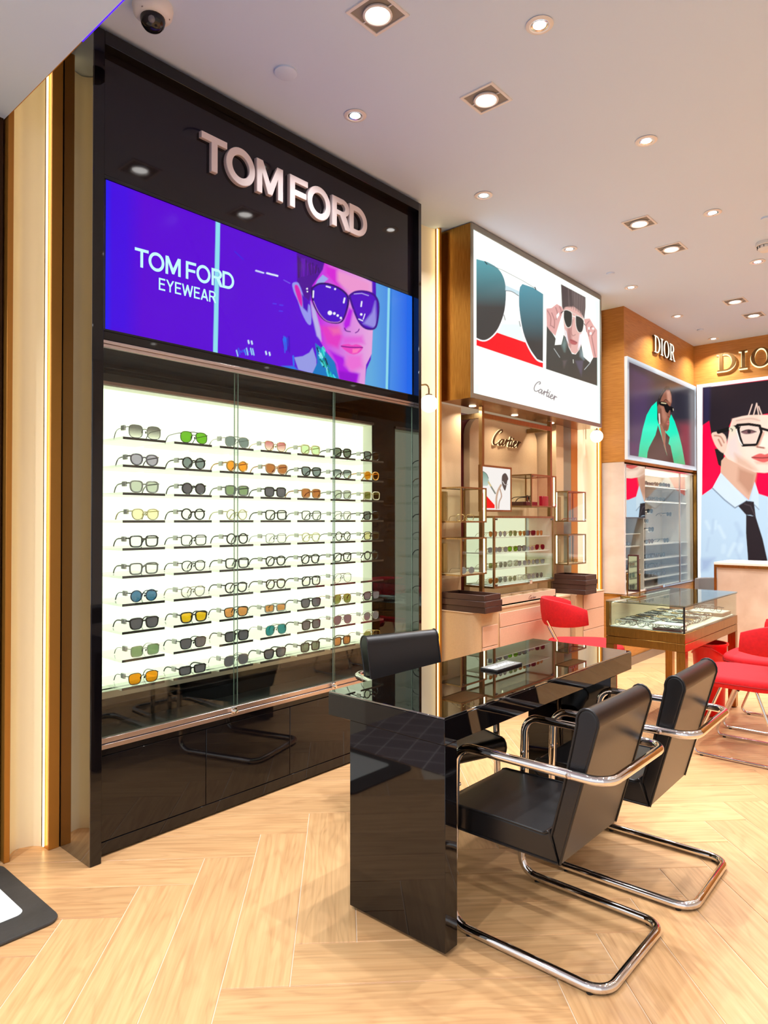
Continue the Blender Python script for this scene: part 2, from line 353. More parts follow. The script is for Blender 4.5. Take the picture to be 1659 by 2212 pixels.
# ------------------------------------------------------------------ ceiling fittings
LAMPG = glow('lamp_white', (255, 250, 244), 9.0)
REFL = pm('lamp_reflector', (235, 232, 228), 0.15, 0.9)
RING = pm('lamp_ring_white', (238, 232, 226), 0.4)
def lamp(parent, w, size, spread, z):
    l = bpy.data.lights.new('lamp_light', 'AREA'); l.shape = 'DISK'; l.size = size; l.energy = w; l.color = (0.95, 0.97, 1.0); l.spread = math.radians(spread)
    o = bpy.data.objects.new('lamp_light', l); COL.objects.link(o); o.parent = parent; o.location = (0, 0, z); return o
def round_proto(name):
    t = thing(name, (0, 0, CEIL), 'x', 'downlight')
    MB().lathe([(0.034, CEIL - 0.0005), (0.052, CEIL - 0.0005), (0.055, CEIL - 0.004), (0.050, CEIL - 0.007), (0.040, CEIL - 0.008), (0.034, CEIL - 0.004)]).obj('trim_ring', RING, t)
    MB().lathe([(0.0, CEIL - 0.002), (0.018, CEIL - 0.002), (0.034, CEIL - 0.006)]).obj('reflector', REFL, t)
    MB().lathe([(0.0, CEIL - 0.0045), (0.024, CEIL - 0.0045), (0.027, CEIL - 0.0035)]).obj('lens', LAMPG, t)
    return t
def square_proto(name):
    t = thing(name, (0, 0, CEIL), 'x', 'downlight'); z = CEIL; m = MB(); a, b = 0.088, 0.076
    for (x0, x1, y0, y1) in ((-a, a, -a, -b), (-a, a, b, a), (-a, -b, -b, b), (b, a, -b, b)): m.box(x0, x1, y0, y1, z - 0.006, z - 0.0003)
    m.obj('frame', RING, t, False)
    MB().box(-b, b, -b, b, z - 0.0012, z - 0.0006).obj('recess', pm('lamp_recess_grey', (150, 142, 132), 0.6), t, False)
    MB().lathe([(0.036, z - 0.0014), (0.056, z - 0.004), (0.058, z - 0.012), (0.050, z - 0.014), (0.042, z - 0.006)]).obj('gimbal_ring', RING, t)
    for q in (1, -1): MB().tube([(q * 0.056, 0, z - 0.004), (q * 0.0755, 0, z - 0.004)], 0.003, 6).obj('pivot', RING, t)
    MB().lathe([(0.0, z - 0.006), (0.036, z - 0.006), (0.042, z - 0.005)]).obj('lens', LAMPG, t)
    return t
ordn = ['first', 'second', 'third', 'fourth', 'fifth', 'sixth', 'seventh', 'eighth', 'ninth', 'tenth']
rp = round_proto('round_downlight'); sp_ = square_proto('square_downlight'); first = [True, True]
def put(proto, idx, x, y, label, grp, w, size, spread):
    o = proto if first[idx] else copy_tree(proto)
    first[idx] = False; o.location = (x, y, CEIL); tag(o, label, 'downlight', grp); lamp(o, w, size, spread, -0.016); return o
R0 = ['above the black sign wall', 'above the gap before the brass light box', 'above the near half of the light box', 'above the far end of the light box', 'near the wood pier', 'in the far veneer corner']
R1 = ['nearest the top edge', 'above the black table', 'above the red chairs', 'beside the smoke detector']
for i in range(6): put(rp, 0, 0.32 + 0.008 * i, 2.40 + 1.112 * i, 'round recessed downlight ' + R0[i], 'round downlights', DOWNLIGHT_W * (1.15 if i < 2 else .85), 0.05, 125)
for i in range(4): put(rp, 0, 1.295, 2.444 + 1.12 * i, 'round white recessed downlight in the outer row, ' + R1[i], 'round downlights', DOWNLIGHT_W * (1.15 if i < 2 else .85), 0.05, 125)
SQ = ['nearest, at the top edge of the photo', 'above the purple screen area, second of its pair', 'third along, above the glass counter', 'fourth along, above the glass counter', 'fifth along, towards the veneer corner', 'farthest, towards the veneer corner']
for (x, y), s in zip(((0.855, 1.971), (0.871, 2.709), (0.885, 4.525), (0.893, 5.104), (0.899, 6.72), (0.914, 7.294)), SQ):
    put(sp_, 1, x, y, 'square gimbal downlight, ' + s, 'square downlights', DOWNLIGHT_W * 1.25, 0.07, 115)
for x, rn, n, st, y0 in ((2.27, 'third', 6, 1.12, 2.44), (3.25, 'fourth', 6, 1.12, 2.44), (1.30, 'second', 2, 1.08, 6.92), (4.3, 'fifth', 4, 1.6, 2.44)):
    for k in range(n): put(rp, 0, x, y0 + st * k, 'round downlight, %s ceiling row from the cabinet wall, %s from the %s' % (rn, ordn[k], 'front' if n > 2 else 'smoke detector'), 'round downlights over the right side', DOWNLIGHT_W * 0.32, 0.05, 125)
# unseen soffit downlights of the shop front, placed and boosted to brighten the soffit
for i, (x, y) in enumerate(((0.4, -0.1), (1.6, -0.1), (2.9, -0.1), (4.2, -0.1))):
    o = put(rp, 0, x, y, 'unseen round downlight in the low front soffit, %s from the left wall' % ordn[i], 'soffit downlights', DOWNLIGHT_W * 2.6, 0.05, 125); o.location.z = 2.95
# dome camera
t = thing('security_camera', (0.235, 1.372, CEIL), 'white dome security camera on the ceiling beside the soffit', 'camera'); z = CEIL
MB().lathe([(0.0, z - 0.0003), (0.074, z - 0.0003), (0.076, z - 0.012), (0.072, z - 0.034), (0.058, z - 0.048), (0.046, z - 0.050)], (0.235, 1.372, 0)).obj('housing', WHITE, t)
MB().lathe([(0.046, z - 0.050), (0.047, z - 0.058), (0.042, z - 0.076), (0.030, z - 0.090), (0.015, z - 0.097), (0.0, z - 0.099)], (0.235, 1.372, 0)).obj('dome', pm('smoked_dome', (22, 20, 20), 0.04), t)
MB().sphere((0.262, 1.352, z - 0.075), 0.014, 12, 8).obj('lens', pm('lens_grey', (120, 120, 125), 0.2), t)
for q in (0.9, 3.0, 5.1): MB().lathe([(0, 0), (0.004, 0), (0.004, 0.002), (0, 0.002)], (0.235 + 0.060 * math.cos(q), 1.372 + 0.060 * math.sin(q), z - 0.046), 8).obj('screw', SILVER, t)
def disc(x, y, r, label):
    MBo = MB().lathe([(0, CEIL - 0.0003), (r, CEIL - 0.0003), (r, CEIL - 0.008), (r * 0.86, CEIL - 0.011), (0, CEIL - 0.011)], (x, y, 0)).obj('ceiling_sprinkler_cap', CEILM)
    tag(MBo, label, 'sprinkler cap', 'ceiling caps')
disc(0.316, 1.964, 0.050, 'flat white round cap on the ceiling near the dome camera')
disc(0.352, 5.302, 0.032, 'small white round cap on the ceiling beside the light box')
disc(0.366, 7.497, 0.032, 'small white round cap on the ceiling in the far corner')
t = thing('smoke_detector', (1.43, 5.447, CEIL), 'white slotted smoke detector on the ceiling at the right edge', 'smoke detector')
MB().lathe([(0, z - 0.0003), (0.062, z - 0.0003), (0.064, z - 0.022), (0.058, z - 0.026)], (1.43, 5.447, 0)).obj('base', WHITE, t)
MB().lathe([(0.052, z - 0.026), (0.052, z - 0.046), (0.034, z - 0.062), (0, z - 0.064)], (1.43, 5.447, 0)).obj('cover', WHITE, t)
for k in range(12):
    a = k * math.pi / 6
    s = MB().box(-0.004, 0.004, -0.0015, 0.0015, 0, 0.014).obj('slot', DARKGAP, t)
    me = s.data
    for v in me.vertices:
        p = Vector((v.co.x + 1.43, v.co.y + 5.447, v.co.z + CEIL))
        q = Matrix.Rotation(a, 3, 'Z') @ Vector((p.x + 0.0525, p.y, 0)); v.co = (q.x, q.y, p.z - 0.043)
MB().lathe([(0, CEIL - 0.0003), (0.03, CEIL - 0.0003), (0.03, CEIL - 0.012), (0, CEIL - 0.012)], (1.533, 4.997, 0)).obj('ceiling_sprinkler_cap', CEILM)
tag(bpy.data.objects['ceiling_sprinkler_cap.003'], 'white round cap on the ceiling above the smoke detector', 'sprinkler cap', 'ceiling caps')
# ------------------------------------------------------------------ lettering built from outlines
def stroke_poly(pts, w):
    """constant-width ribbon outline around a polyline (flat ends)"""
    P = [Vector((p[0], p[1])) for p in pts]; n = len(P); Lf = []; Rt = []
    for i in range(n):
        a = P[max(i - 1, 0)]; b = P[min(i + 1, n - 1)]; d = (b - a).normalized(); nn = Vector((-d.y, d.x))
        k = 1.0
        if 0 < i < n - 1:
            d1 = (P[i] - P[i - 1]).normalized(); k = 1 / max(0.35, abs(nn.dot(Vector((-d1.y, d1.x)))))
        Lf.append(P[i] + nn * w / 2 * k); Rt.append(P[i] - nn * w / 2 * k)
    return [tuple(p) for p in Lf] + [tuple(p) for p in Rt[::-1]]
def ell(cx, cy, rx, ry, n=28, a0=0, a1=2 * math.pi): return [(cx + rx * math.cos(a0 + (a1 - a0) * k / n), cy + ry * math.sin(a0 + (a1 - a0) * k / n)) for k in range(n + (0 if a1 - a0 >= 2 * math.pi - 1e-6 else 1))]
def letter_loops(ch, s=0.19):
    """list of loops (outer and holes) of a geometric sans capital, height 1"""
    if ch == 'T': return 0.86, [[(0, 1), (0, 1 - s * .92), (0.43 - s / 2, 1 - s * .92), (0.43 - s / 2, 0), (0.43 + s / 2, 0), (0.43 + s / 2, 1 - s * .92), (0.86, 1 - s * .92), (0.86, 1)]]
    if ch == 'O': return 1.02, [ell(0.51, 0.5, 0.51, 0.52, 36), ell(0.51, 0.5, 0.51 - s, 0.52 - s, 36)]
    if ch == 'M': return 1.02, [[(0, 0), (0, 1), (s * 1.15, 1), (0.51, 0.38), (1.02 - s * 1.15, 1), (1.02, 1), (1.02, 0), (1.02 - s, 0), (1.02 - s, 0.66), (0.51 + s * .42, 0.06), (0.51 - s * .42, 0.06), (s, 0.66), (s, 0)]]
    if ch == 'F': return 0.72, [[(0, 0), (0, 1), (0.72, 1), (0.72, 1 - s * .92), (s, 1 - s * .92), (s, 0.58), (0.66, 0.58), (0.66, 0.58 - s * .92), (s, 0.58 - s * .92), (s, 0)]]
    if ch == 'E': return 0.68, [[(0, 0), (0, 1), (0.68, 1), (0.68, 1 - s * .92), (s, 1 - s * .92), (s, 0.60), (0.62, 0.60), (0.62, 0.60 - s * .92), (s, 0.60 - s * .92), (s, s * .92), (0.68, s * .92), (0.68, 0)]]
    if ch == 'R':
        return 0.82, [[(0, 0), (0, 1), (0.42, 1)] + ell(0.45, 0.715, 0.33, 0.285, 14, math.pi / 2, -math.pi / 3) + [(0.84, 0), (0.84 - s * 1.25, 0), (0.36, 0.43), (s, 0.43), (s, 0)],
                      [(s, 1 - s * .92), (0.42, 1 - s * .92)] + ell(0.44, 0.715, 0.16, 0.285 - s * .75, 10, math.pi / 2, -math.pi / 2) + [(s, 0.58)]]
    if ch == 'D': return 0.90, [[(0, 0), (0, 1), (0.38, 1)] + ell(0.38, 0.5, 0.52, 0.5, 20, math.pi / 2, -math.pi / 2), [(s, s * .92), (0.38, s * .92)] + ell(0.38, 0.5, 0.52 - s, 0.5 - s * .92, 16, -math.pi / 2, math.pi / 2) + [(s, 1 - s * .92)]]
    if ch == 'Y': return 0.86, [[(0, 1), (s * 1.15, 1), (0.43, 0.60), (0.86 - s * 1.15, 1), (0.86, 1), (0.43 + s / 2, 0.42), (0.43 + s / 2, 0), (0.43 - s / 2, 0), (0.43 - s / 2, 0.42)]]
    if ch == 'W': return 1.26, [[(0, 1), (s * 1.05, 1), (0.33, 0.34), (0.56, 1), (0.70, 1), (0.93, 0.34), (1.26 - s * 1.05, 1), (1.26, 1), (1.0, 0), (0.86, 0), (0.63, 0.64), (0.40, 0), (0.26, 0)]]
    if ch == 'A': return 0.90, [[(0, 0), (0.36, 1), (0.54, 1), (0.90, 0), (0.90 - s * 1.05, 0), (0.645, 0.22), (0.255, 0.22), (s * 1.05, 0)], [(0.315, 0.39), (0.585, 0.39), (0.45, 0.77)]]
    # high-contrast serif capitals for the far signs
    if ch == 'd': return 0.86, [[(0, 0), (0, .05), (.1, .07), (.1, .93), (0, .95), (0, 1), (.36, 1)] + ell(.36, .5, .5, .5, 20, math.pi / 2, -math.pi / 2), [(.24, .06), (.34, .06)] + ell(.36, .5, .33, .44, 16, -math.pi / 2, math.pi / 2) + [(.24, .94)]]
    if ch == 'i': return 0.36, [[(0, 0), (0, .05), (.11, .07), (.11, .93), (0, .95), (0, 1), (.36, 1), (.36, .95), (.25, .93), (.25, .07), (.36, .05), (.36, 0)]]
    if ch == 'o': return 0.88, [ell(.44, .5, .44, .52, 32), ell(.44, .5, .28, .48, 32)]
    if ch == 'r': return 0.86, [[(0, 0), (0, .05), (.1, .07), (.1, .93), (0, .95), (0, 1), (.38, 1)] + ell(.38, .735, .30, .265, 12, math.pi / 2, -math.pi / 3) + [(.72, .10), (.86, .05), (.86, 0), (.66, 0), (.36, .47), (.24, .47), (.24, .07), (.36, .05), (.36, 0)],
                              [(.24, .94), (.36, .94)] + ell(.37, .735, .15, .205, 10, math.pi / 2, -math.pi / 2) + [(.24, .53)]]
def extruded(loops, depth, bev=0.0):
    """triangulated extrusion of nested loops as vertices/faces: u, v in the plane and d in depth"""
    cu = bpy.data.curves.new('tmp', 'CURVE'); cu.dimensions = '2D'; cu.fill_mode = 'BOTH'; cu.extrude = depth / 2; cu.bevel_depth = bev; cu.bevel_resolution = 1
    for lp in loops:
        s = cu.splines.new('POLY'); s.points.add(len(lp) - 1); s.use_cyclic_u = True
        for i, p in enumerate(lp): s.points[i].co = (p[0], p[1], 0, 1)
    o = bpy.data.objects.new('tmp', cu); COL.objects.link(o); me = bpy.data.meshes.new_from_object(o.evaluated_get(bpy.context.evaluated_depsgraph_get()))
    vs = [tuple(v.co) for v in me.vertices]; fs = [tuple(p.vertices) for p in me.polygons]
    bpy.data.objects.remove(o); bpy.data.curves.remove(cu); bpy.data.meshes.remove(me); return vs, fs
def put_letter(ch, h, wmul, place, depth, bev, mat, parent, name='letter', s=0.19):
    """place(u, v, d) maps the letter plane into the world; returns advance"""
    w, loops = letter_loops(ch, s); loops = [[(u * h * wmul, v * h) for u, v in lp] for lp in loops]
    vs, fs = extruded(loops, depth, bev); o = MB().add([place(u, v, d + depth / 2) for u, v, d in vs], fs).obj(name, mat, parent, False); return w * h * wmul
# ------------------------------------------------------------------ the black eyewear wall cabinet
XR = -0.045
cab = thing('display_cabinet', (-0.2, 2.29, 0), 'tall glossy black wall cabinet with lit glass-fronted eyewear niche', 'cabinet')
MB().box(-0.45, 0.0, 1.255, 1.300, 0, 3.30, c=0.0015).obj('side_panel', BLACK, cab)
MB().box(-0.449, -0.003, 1.2530, 1.2548, 0.001, 3.299).obj('side_facing', MIRBLACK, cab)
MB().box(-0.45, 0.0, 3.294, 3.320, 0, 3.30, c=0.0015).obj('side_panel', pm('gloss_black_return', (10, 10, 10), 0.03, ior=1.9), cab)
MB().box(-0.45, 0.0, 1.3002, 3.2938, 3.247, 3.30, c=0.0015).obj('header', BLACK, cab)
sgn = MB().box(-0.10, XR, 1.3002, 3.2938, 2.745, 3.2468, c=0.0015).obj('sign_panel', pm('gloss_black_violet_sheen', (20, 14, 19), 0.05), cab)  # violet reflection of the ceiling light is put into the black
MB().box(-0.10, XR, 1.3002, 3.2938, 2.078, 2.112, c=0.0015).obj('mid_rail', BLACK, cab)
LETM = pm('letter_face_pink_white', (236, 222, 222), 0.35); LETB = pm('letter_edge', (206, 188, 188), 0.4)
y = 1.762
for ch, gap in zip('TOMFORD', (-.006, .010, .044, -.004, .012, -.006, 0)):
    wm = {'T': 1.0, 'O': .98, 'M': 1.0, 'F': 1.05, 'R': 1.05, 'D': .98}[ch]
    h = 0.164 + (0.006 if ch == 'O' else 0); zb = 2.941 - (0.003 if ch == 'O' else 0)
    put_letter(ch, h, wm, lambda u, v, d, yy=y, zz=zb: (XR + d, yy + u, zz + v), 0.016, 0.0, LETB, cab, 'letter_edge')
    last = cab.children[-1]
    adv = put_letter(ch, h * .975, wm * .985, lambda u, v, d, yy=y, zz=zb: (XR + 0.0162 + d, yy + 0.002 + u, zz + 0.002 + v), 0.004, 0.0012, LETM, cab)
    y += adv + gap + 0.004
# base cupboards
MB().box(-0.44, XR - 0.012, 1.3002, 3.2938, 0.012, 0.455).obj('base_carcass', DARKGAP, cab)
MB().box(-0.10, XR, 1.3002, 3.2938, 0.405, 0.431, c=0.0012).obj('base_rail', BLACK, cab)
for (y0, y1) in ((1.3015, 1.8075), (1.8105, 2.3035), (2.3065, 2.7945), (2.7975, 3.2925)):
    MB().box(XR - 0.02, XR, y0, y1, 0.062, 0.402, c=0.0012).obj('door', BLACK, cab)
MB().box(XR - 0.02, XR, 1.3005, 3.2935, 0.010, 0.059, c=0.0012).obj('plinth', BLACK, cab)
# case: black lining, backlit niche
D = -0.288; DN = -0.363; YN0, YN1 = 1.395, 3.185; ZN0, ZN1 = 0.605, 1.945
lining = MB()
lining.box(D - 0.02, D, 1.3002, YN0, 0.455, 2.078).box(D - 0.02, D, YN1, 3.2938, 0.455, 2.078).box(D - 0.02, D, YN0, YN1, ZN1, 2.078).box(D - 0.02, D, YN0, YN1, 0.455, ZN0)
lining.obj('back_lining', BLACK, cab, False)
MB().box(DN - 0.02, XR - 0.01, 1.3002, 3.2938, 2.080, 2.090).obj('top_lining', BLACK, cab)
NI = glow('niche_light_panel', (250, 255, 226), NICHE_E)
MB().box(DN - 0.006, DN, YN0, YN1, ZN0, ZN1).obj('light_panel', NI, cab, False)
NW = pm('niche_white', (246, 248, 232), 0.4)
m = MB().box(DN, D - 0.0005, YN0, YN0 + 0.004, ZN0, ZN1).box(DN, D - 0.0005, YN1 - 0.004, YN1, ZN0, ZN1).box(DN, D - 0.0005, YN0, YN1, ZN1 - 0.004, ZN1).box(DN, D + 0.03, YN0, YN1, ZN0 - 0.012, ZN0)
m.obj('niche_lining', NW, cab, False)
MB().box(D, D + 0.012, YN0 - 0.03, YN1 + 0.004, ZN1, ZN1 + 0.014).obj('niche_trim', pm('rose_metal', (170, 140, 130), 0.3, 0.9), cab)
MB().box(D + 0.03, D + 0.034, YN0, YN1, ZN0 - 0.030, ZN0 - 0.0005).obj('ledge_edge', pm('ledge_satin', (190, 185, 170), 0.3, 0.5), cab)
# rails and sliding panes
for (z0, z1, d) in ((2.046, 2.060, 0.0), (2.0605, 2.074, 0.006)): MB().box(XR - 0.012, XR + 0.004 + d, 1.3004, 3.2936, z0, z1, c=0.001).obj('top_rail', SILVER, cab)
for (z0, z1, d) in ((0.4525, 0.474, 0.0), (0.432, 0.4505, 0.008)): MB().box(XR - 0.02, XR + 0.002 + d, 1.3004, 3.2936, z0, z1, c=0.001).obj('bottom_rail', SILVER, cab)
for i, (y0, y1, xx) in enumerate(((1.302, 1.987, -0.052), (1.972, 2.636, -0.0595), (2.617, 3.292, -0.052))):
    p = MB().box(xx - 0.005, xx, y0, y1, 0.475, 2.045).obj('glass_pane', PANE, cab, False)
    for ye in (y0, y1): MB().box(xx - 0.0052, xx + 0.0002, ye - 0.0006, ye + 0.0006, 0.4752, 2.0448).obj('pane_edge', PANE_EDGE, p, False)
for yy in (1.955, 2.605):
    l = MB().box(XR + 0.0025, XR + 0.018, yy - 0.018, yy + 0.012, 0.444, 0.474, c=0.002).obj('lock', CHROME, cab)
    MB().lathe([(0, 0), (0.009, 0), (0.010, 0.004), (0.008, 0.012), (0, 0.013)], (XR + 0.018, yy, 0.456), 14, 'x').obj('lock_barrel', CHROME, l)
# clear acrylic shelves, 10 rows of 7
ACR = clear('clear_acrylic', (251, 253, 249), 1.49); ACRE = pm('acrylic_edge_refraction_dark', (62, 56, 52), 0.12)  # dark room refracted by the acrylic is put into the edge colour
SY = [1.434 + 0.2415 * i for i in range(7)]; SW = 0.198; SZ = [1.700 - 0.1172 * r for r in range(10)]; SXF = -0.10
ss = MB(); x0, x1 = DN + 0.001, SXF
ss.box(x0, x1, 0, SW, -0.0105, 0); sm = ss.mesh('shelf', [ACR, ACRE], (0, 0, 0), False)
for p in sm.polygons:
    if p.normal.x > 0.9: p.material_index = 1
co = ORG[cab.name]
for r in range(10):
    for c in range(7):
        o = bpy.data.objects.new('shelf', sm); COL.objects.link(o); o.parent = cab; o.location = (-co[0], SY[c] - co[1], SZ[r] - co[2])
# ------------------------------------------------------------------ eyewear
def outline(kind, n=26):
    W, H, e, taper, sh = {'round': (.047, .045, 2.0, .0, .0), 'panto': (.049, .043, 2.35, .10, .0), 'square': (.052, .043, 3.6, .05, .0), 'way': (.053, .043, 3.2, .14, .0), 'rect': (.053, .034, 4.5, .06, .0),
        'aviator': (.054, .048, 2.5, .12, .10), 'cat': (.053, .044, 2.6, .12, -.03), 'geo': (.052, .045, 2.9, .10, .0), 'big': (.058, .052, 3.0, .04, .0)}[kind]
    pts = []
    for k in range(n):
        a = 2 * math.pi * k / n; c, s = math.cos(a), math.sin(a)
        x = W / 2 * math.copysign(abs(c) ** (2 / e), c); z = H / 2 * math.copysign(abs(s) ** (2 / e), s)
        x *= 1 + taper * z / (H / 2); x += -sh * z
        if kind == 'cat' and x > 0 and z > 0: z += 0.10 * x
        pts.append((x, z + H / 2))
    return W, H, pts
GM = {}
def glasses_meshes(kind, thick):
    key = (kind, thick)
    if key in GM: return GM[key]
    W, H, pts = outline(kind); r = {'a': .0032, 'm': .0015, 't': .0023}[thick]; b = .018 if thick != 'm' else .020; cy = W / 2 + b / 2; lift = r
    dm = bpy.data.materials[0]; fr = MB(); lens = []
    for sgn_ in (1, -1):
        loop = [(0.0, sgn_ * (cy + x), z + lift) for x, z in pts]; fr.tube(loop, r, 6, True)
        ln = MB(); ln.ngon([(0.0006, p[1], p[2]) for p in loop]); ln.ngon([(-0.0008, p[1], p[2]) for p in loop][::-1]); lens.append(ln.mesh('lens', dm, (0, 0, 0), False))
        yo = sgn_ * (cy + W / 2); zt = H * .80 + lift; fr.tube([(0.0, yo - sgn_ * .002, zt), (-0.002, yo + sgn_ * .004, zt), (-.008, yo + sgn_ * .005, zt)], max(r, .0014), 6)
    zb = H * .68 + lift; fr.tube([(0, -b / 2 - .002, zb - .004), (.001, -b / 4, zb + .002), (.001, b / 4, zb + .002), (0, b / 2 + .002, zb - .004)], max(r, .0011), 6)
    if kind == 'aviator': fr.tube([(0, -b / 2 - .012, H * .95 + lift), (0.001, 0, H * .99 + lift), (0, b / 2 + .012, H * .95 + lift)], max(r, .0011), 6)
    for sgn_ in (1, -1):
        if thick != 'a': fr.tube([(0, sgn_ * b / 2, H * .62), (-.006, sgn_ * b * .42, H * .56)], .0006, 5).sphere((-.007, sgn_ * b * .40, H * .52), .0035, 8, 6, 0, (.5, 1, 1.5))
    tm = []
    for sgn_ in (1, -1):
        yo = sgn_ * (cy + W / 2 + .005); zt = H * .80 + lift; rt = {'a': .0028, 'm': .0014, 't': .0020}[thick]
        tm.append(MB().tube(spline([(-.006, yo, zt), (-.05, yo, zt - .001), (-.095, yo - sgn_ * .002, zt - .004), (-.118, yo - sgn_ * .003, zt * .55), (-.130, yo - sgn_ * .004, .003)], 4, False), [rt] * 11 + [rt * 1.25] * 6, 6, False, 0, .6 if thick == 'a' else 1).mesh('temple', dm))
    tg = MB().box(-.052, -.024, -(cy + W / 2 + .010), -(cy + W / 2 + .0005), H * .80 - .010, H * .80 + .010, c=.0015).mesh('security_tag', dm)
    GM[key] = (fr.mesh('frame_front', dm), lens, tm, tg, W, H); return GM[key]
FR = {'black': (22, 20, 20), 'grey': (128, 128, 124), 'silver': (176, 172, 166), 'gold': (196, 164, 104), 'clear grey': (176, 178, 170), 'pale yellow': (236, 226, 168), 'amber': (232, 168, 70), 'peach': (226, 170, 128), 'caramel': (204, 142, 80), 'lilac grey': (130, 124, 138),
      'champagne': (214, 200, 160), 'dark tortoise': (70, 46, 28), 'dark blue': (40, 62, 92), 'dark grey': (62, 60, 60), 'red': (150, 24, 26), 'white': (232, 230, 226)}
LN = {'grey gradient': ((110, 106, 104), (232, 230, 220)), 'green': ((104, 170, 40), None), 'blue-grey': ((120, 130, 134), None), 'pink gradient': ((196, 112, 122), (244, 214, 206)), 'pale green': ((206, 226, 180), None), 'grey-green': ((104, 112, 100), None), 'grey': ((92, 94, 96), None),
      'purple': ((164, 156, 178), None), 'orange': ((232, 148, 40), None), 'brown': ((176, 108, 60), None), 'light grey': ((190, 194, 184), None), 'olive': ((132, 134, 78), None), 'clear': ((252, 253, 248), None), 'pale yellow': ((252, 240, 190), None), 'blue': ((66, 112, 150), None),
      'yellow': ((222, 176, 36), None), 'teal': ((54, 130, 140), None), 'green-grey': ((128, 146, 112), None), 'dark': ((46, 44, 44), None), 'copper': ((206, 140, 84), None), 'smoke gradient': ((98, 106, 110), (222, 228, 224))}
def fmat(n, thick):
    metal = thick == 'm' or (thick == 't' and n in ('silver', 'gold', 'dark blue'))
    return pm('frame_' + n.replace(' ', '_') + ('_metal' if metal else ''), FR[n], 0.25, 0.85 if metal else 0.0)
def lmat(n): return lens_mat('lens_' + n.replace(' ', '_'), *LN[n])
TAGM = pm('tag_grey_plastic', (246, 247, 238), 0.4)
def slot(o, m):
    o.material_slots[0].link = 'OBJECT'; o.material_slots[0].material = m
def glasses(kind, thick, fc, lc, loc, rz, label, group, tagged=True, name=None, sc=1.0):
    fr, lens, tm, tg, W, H = glasses_meshes(kind, thick); nm = name or ('eyeglasses' if lc in ('clear', 'pale yellow') else 'sunglasses')
    t = thing(nm, loc, label, 'glasses', group); t.rotation_euler = (0, 0, rz); t.scale = (sc, sc, sc); fm = fmat(fc, thick)
    def ad(n, me, m, par=t):
        o = bpy.data.objects.new(n, me); COL.objects.link(o); o.parent = par; slot(o, m); return o
    ad('frame_front', fr, fm)
    for l in lens: ad('lens', l, lmat(lc))
    for q in tm: ad('temple', q, fm)
    if tagged: ad('security_tag', tg, TAGM)
    return t
KN = {'round': 'round', 'panto': 'rounded', 'square': 'square', 'way': 'wide-browed', 'rect': 'rectangular', 'aviator': 'aviator', 'cat': 'butterfly', 'geo': 'angular', 'big': 'oversized'}
ROWS = ['big,m,grey,grey gradient|aviator,m,dark grey,green|aviator,m,silver,blue-grey|cat,m,gold,pink gradient|square,a,pale yellow,pale green|geo,a,black,grey-green|way,a,black,blue-grey',
 'panto,a,lilac grey,purple|round,a,black,blue-grey|round,a,amber,orange|cat,a,peach,brown|way,a,black,blue-grey|way,t,dark grey,smoke gradient|panto,a,amber,orange',
 'geo,a,clear grey,light grey|round,a,black,grey|square,a,grey,green-grey|square,a,black,grey|square,a,caramel,brown|square,a,clear grey,light grey|square,a,champagne,olive',
 'panto,t,pale yellow,pale yellow|round,a,black,clear|round,t,pale yellow,clear|square,a,black,clear|square,t,black,clear|square,t,clear grey,clear|square,a,black,blue-grey',
 'square,a,black,clear|square,t,black,clear|round,a,black,clear|square,m,grey,clear|panto,t,pale yellow,clear|round,t,black,clear|square,t,black,pale yellow',
 'square,a,grey,clear|panto,t,black,clear|square,a,black,clear|panto,a,black,clear|panto,a,black,clear|square,a,black,clear|round,a,black,clear',
 'round,t,dark blue,blue|panto,t,silver,clear|panto,a,black,clear|panto,a,dark tortoise,clear|square,a,black,clear|aviator,m,silver,clear|',
 'way,a,black,grey|way,a,black,yellow|way,t,black,copper|rect,a,clear grey,copper|way,a,black,grey|aviator,m,gold,olive|way,t,black,grey',
 'square,m,silver,green-grey|way,t,black,grey|square,a,black,grey|aviator,m,silver,teal|square,a,black,grey|aviator,m,silver,grey|panto,m,silver,grey',
 'geo,m,dark grey,orange|rect,a,black,grey|aviator,m,silver,grey|way,a,black,grey|square,a,black,grey-green|square,a,dark tortoise,brown|aviator,m,gold,olive']
RN = ['top', 'second', 'third', 'fourth', 'fifth', 'sixth', 'seventh', 'eighth', 'ninth', 'bottom']
CN = ['first', 'second', 'third', 'fourth', 'fifth', 'sixth', 'last']
for r, row in enumerate(ROWS):
    for c, spec in enumerate(row.split('|')):
        if not spec: continue
        kd, th, fc, lc = spec.split(',')
        lab = '%s %s frames with %s lenses, %s row of lit niche, %s from left' % (fc, KN[kd], lc, RN[r], CN[c]) if c < 6 else '%s %s frames with %s lenses, %s row of lit niche, far right' % (fc, KN[kd], lc, RN[r])
        glasses(kd, th, fc, lc, (SXF - 0.014, SY[c] + SW * 0.55 + random.uniform(-.004, .004), SZ[r] + 0.0004), random.uniform(-0.05, 0.04), lab, 'glasses on the acrylic shelves of the lit niche', not (r == 0 and c == 1), sc=1.06)
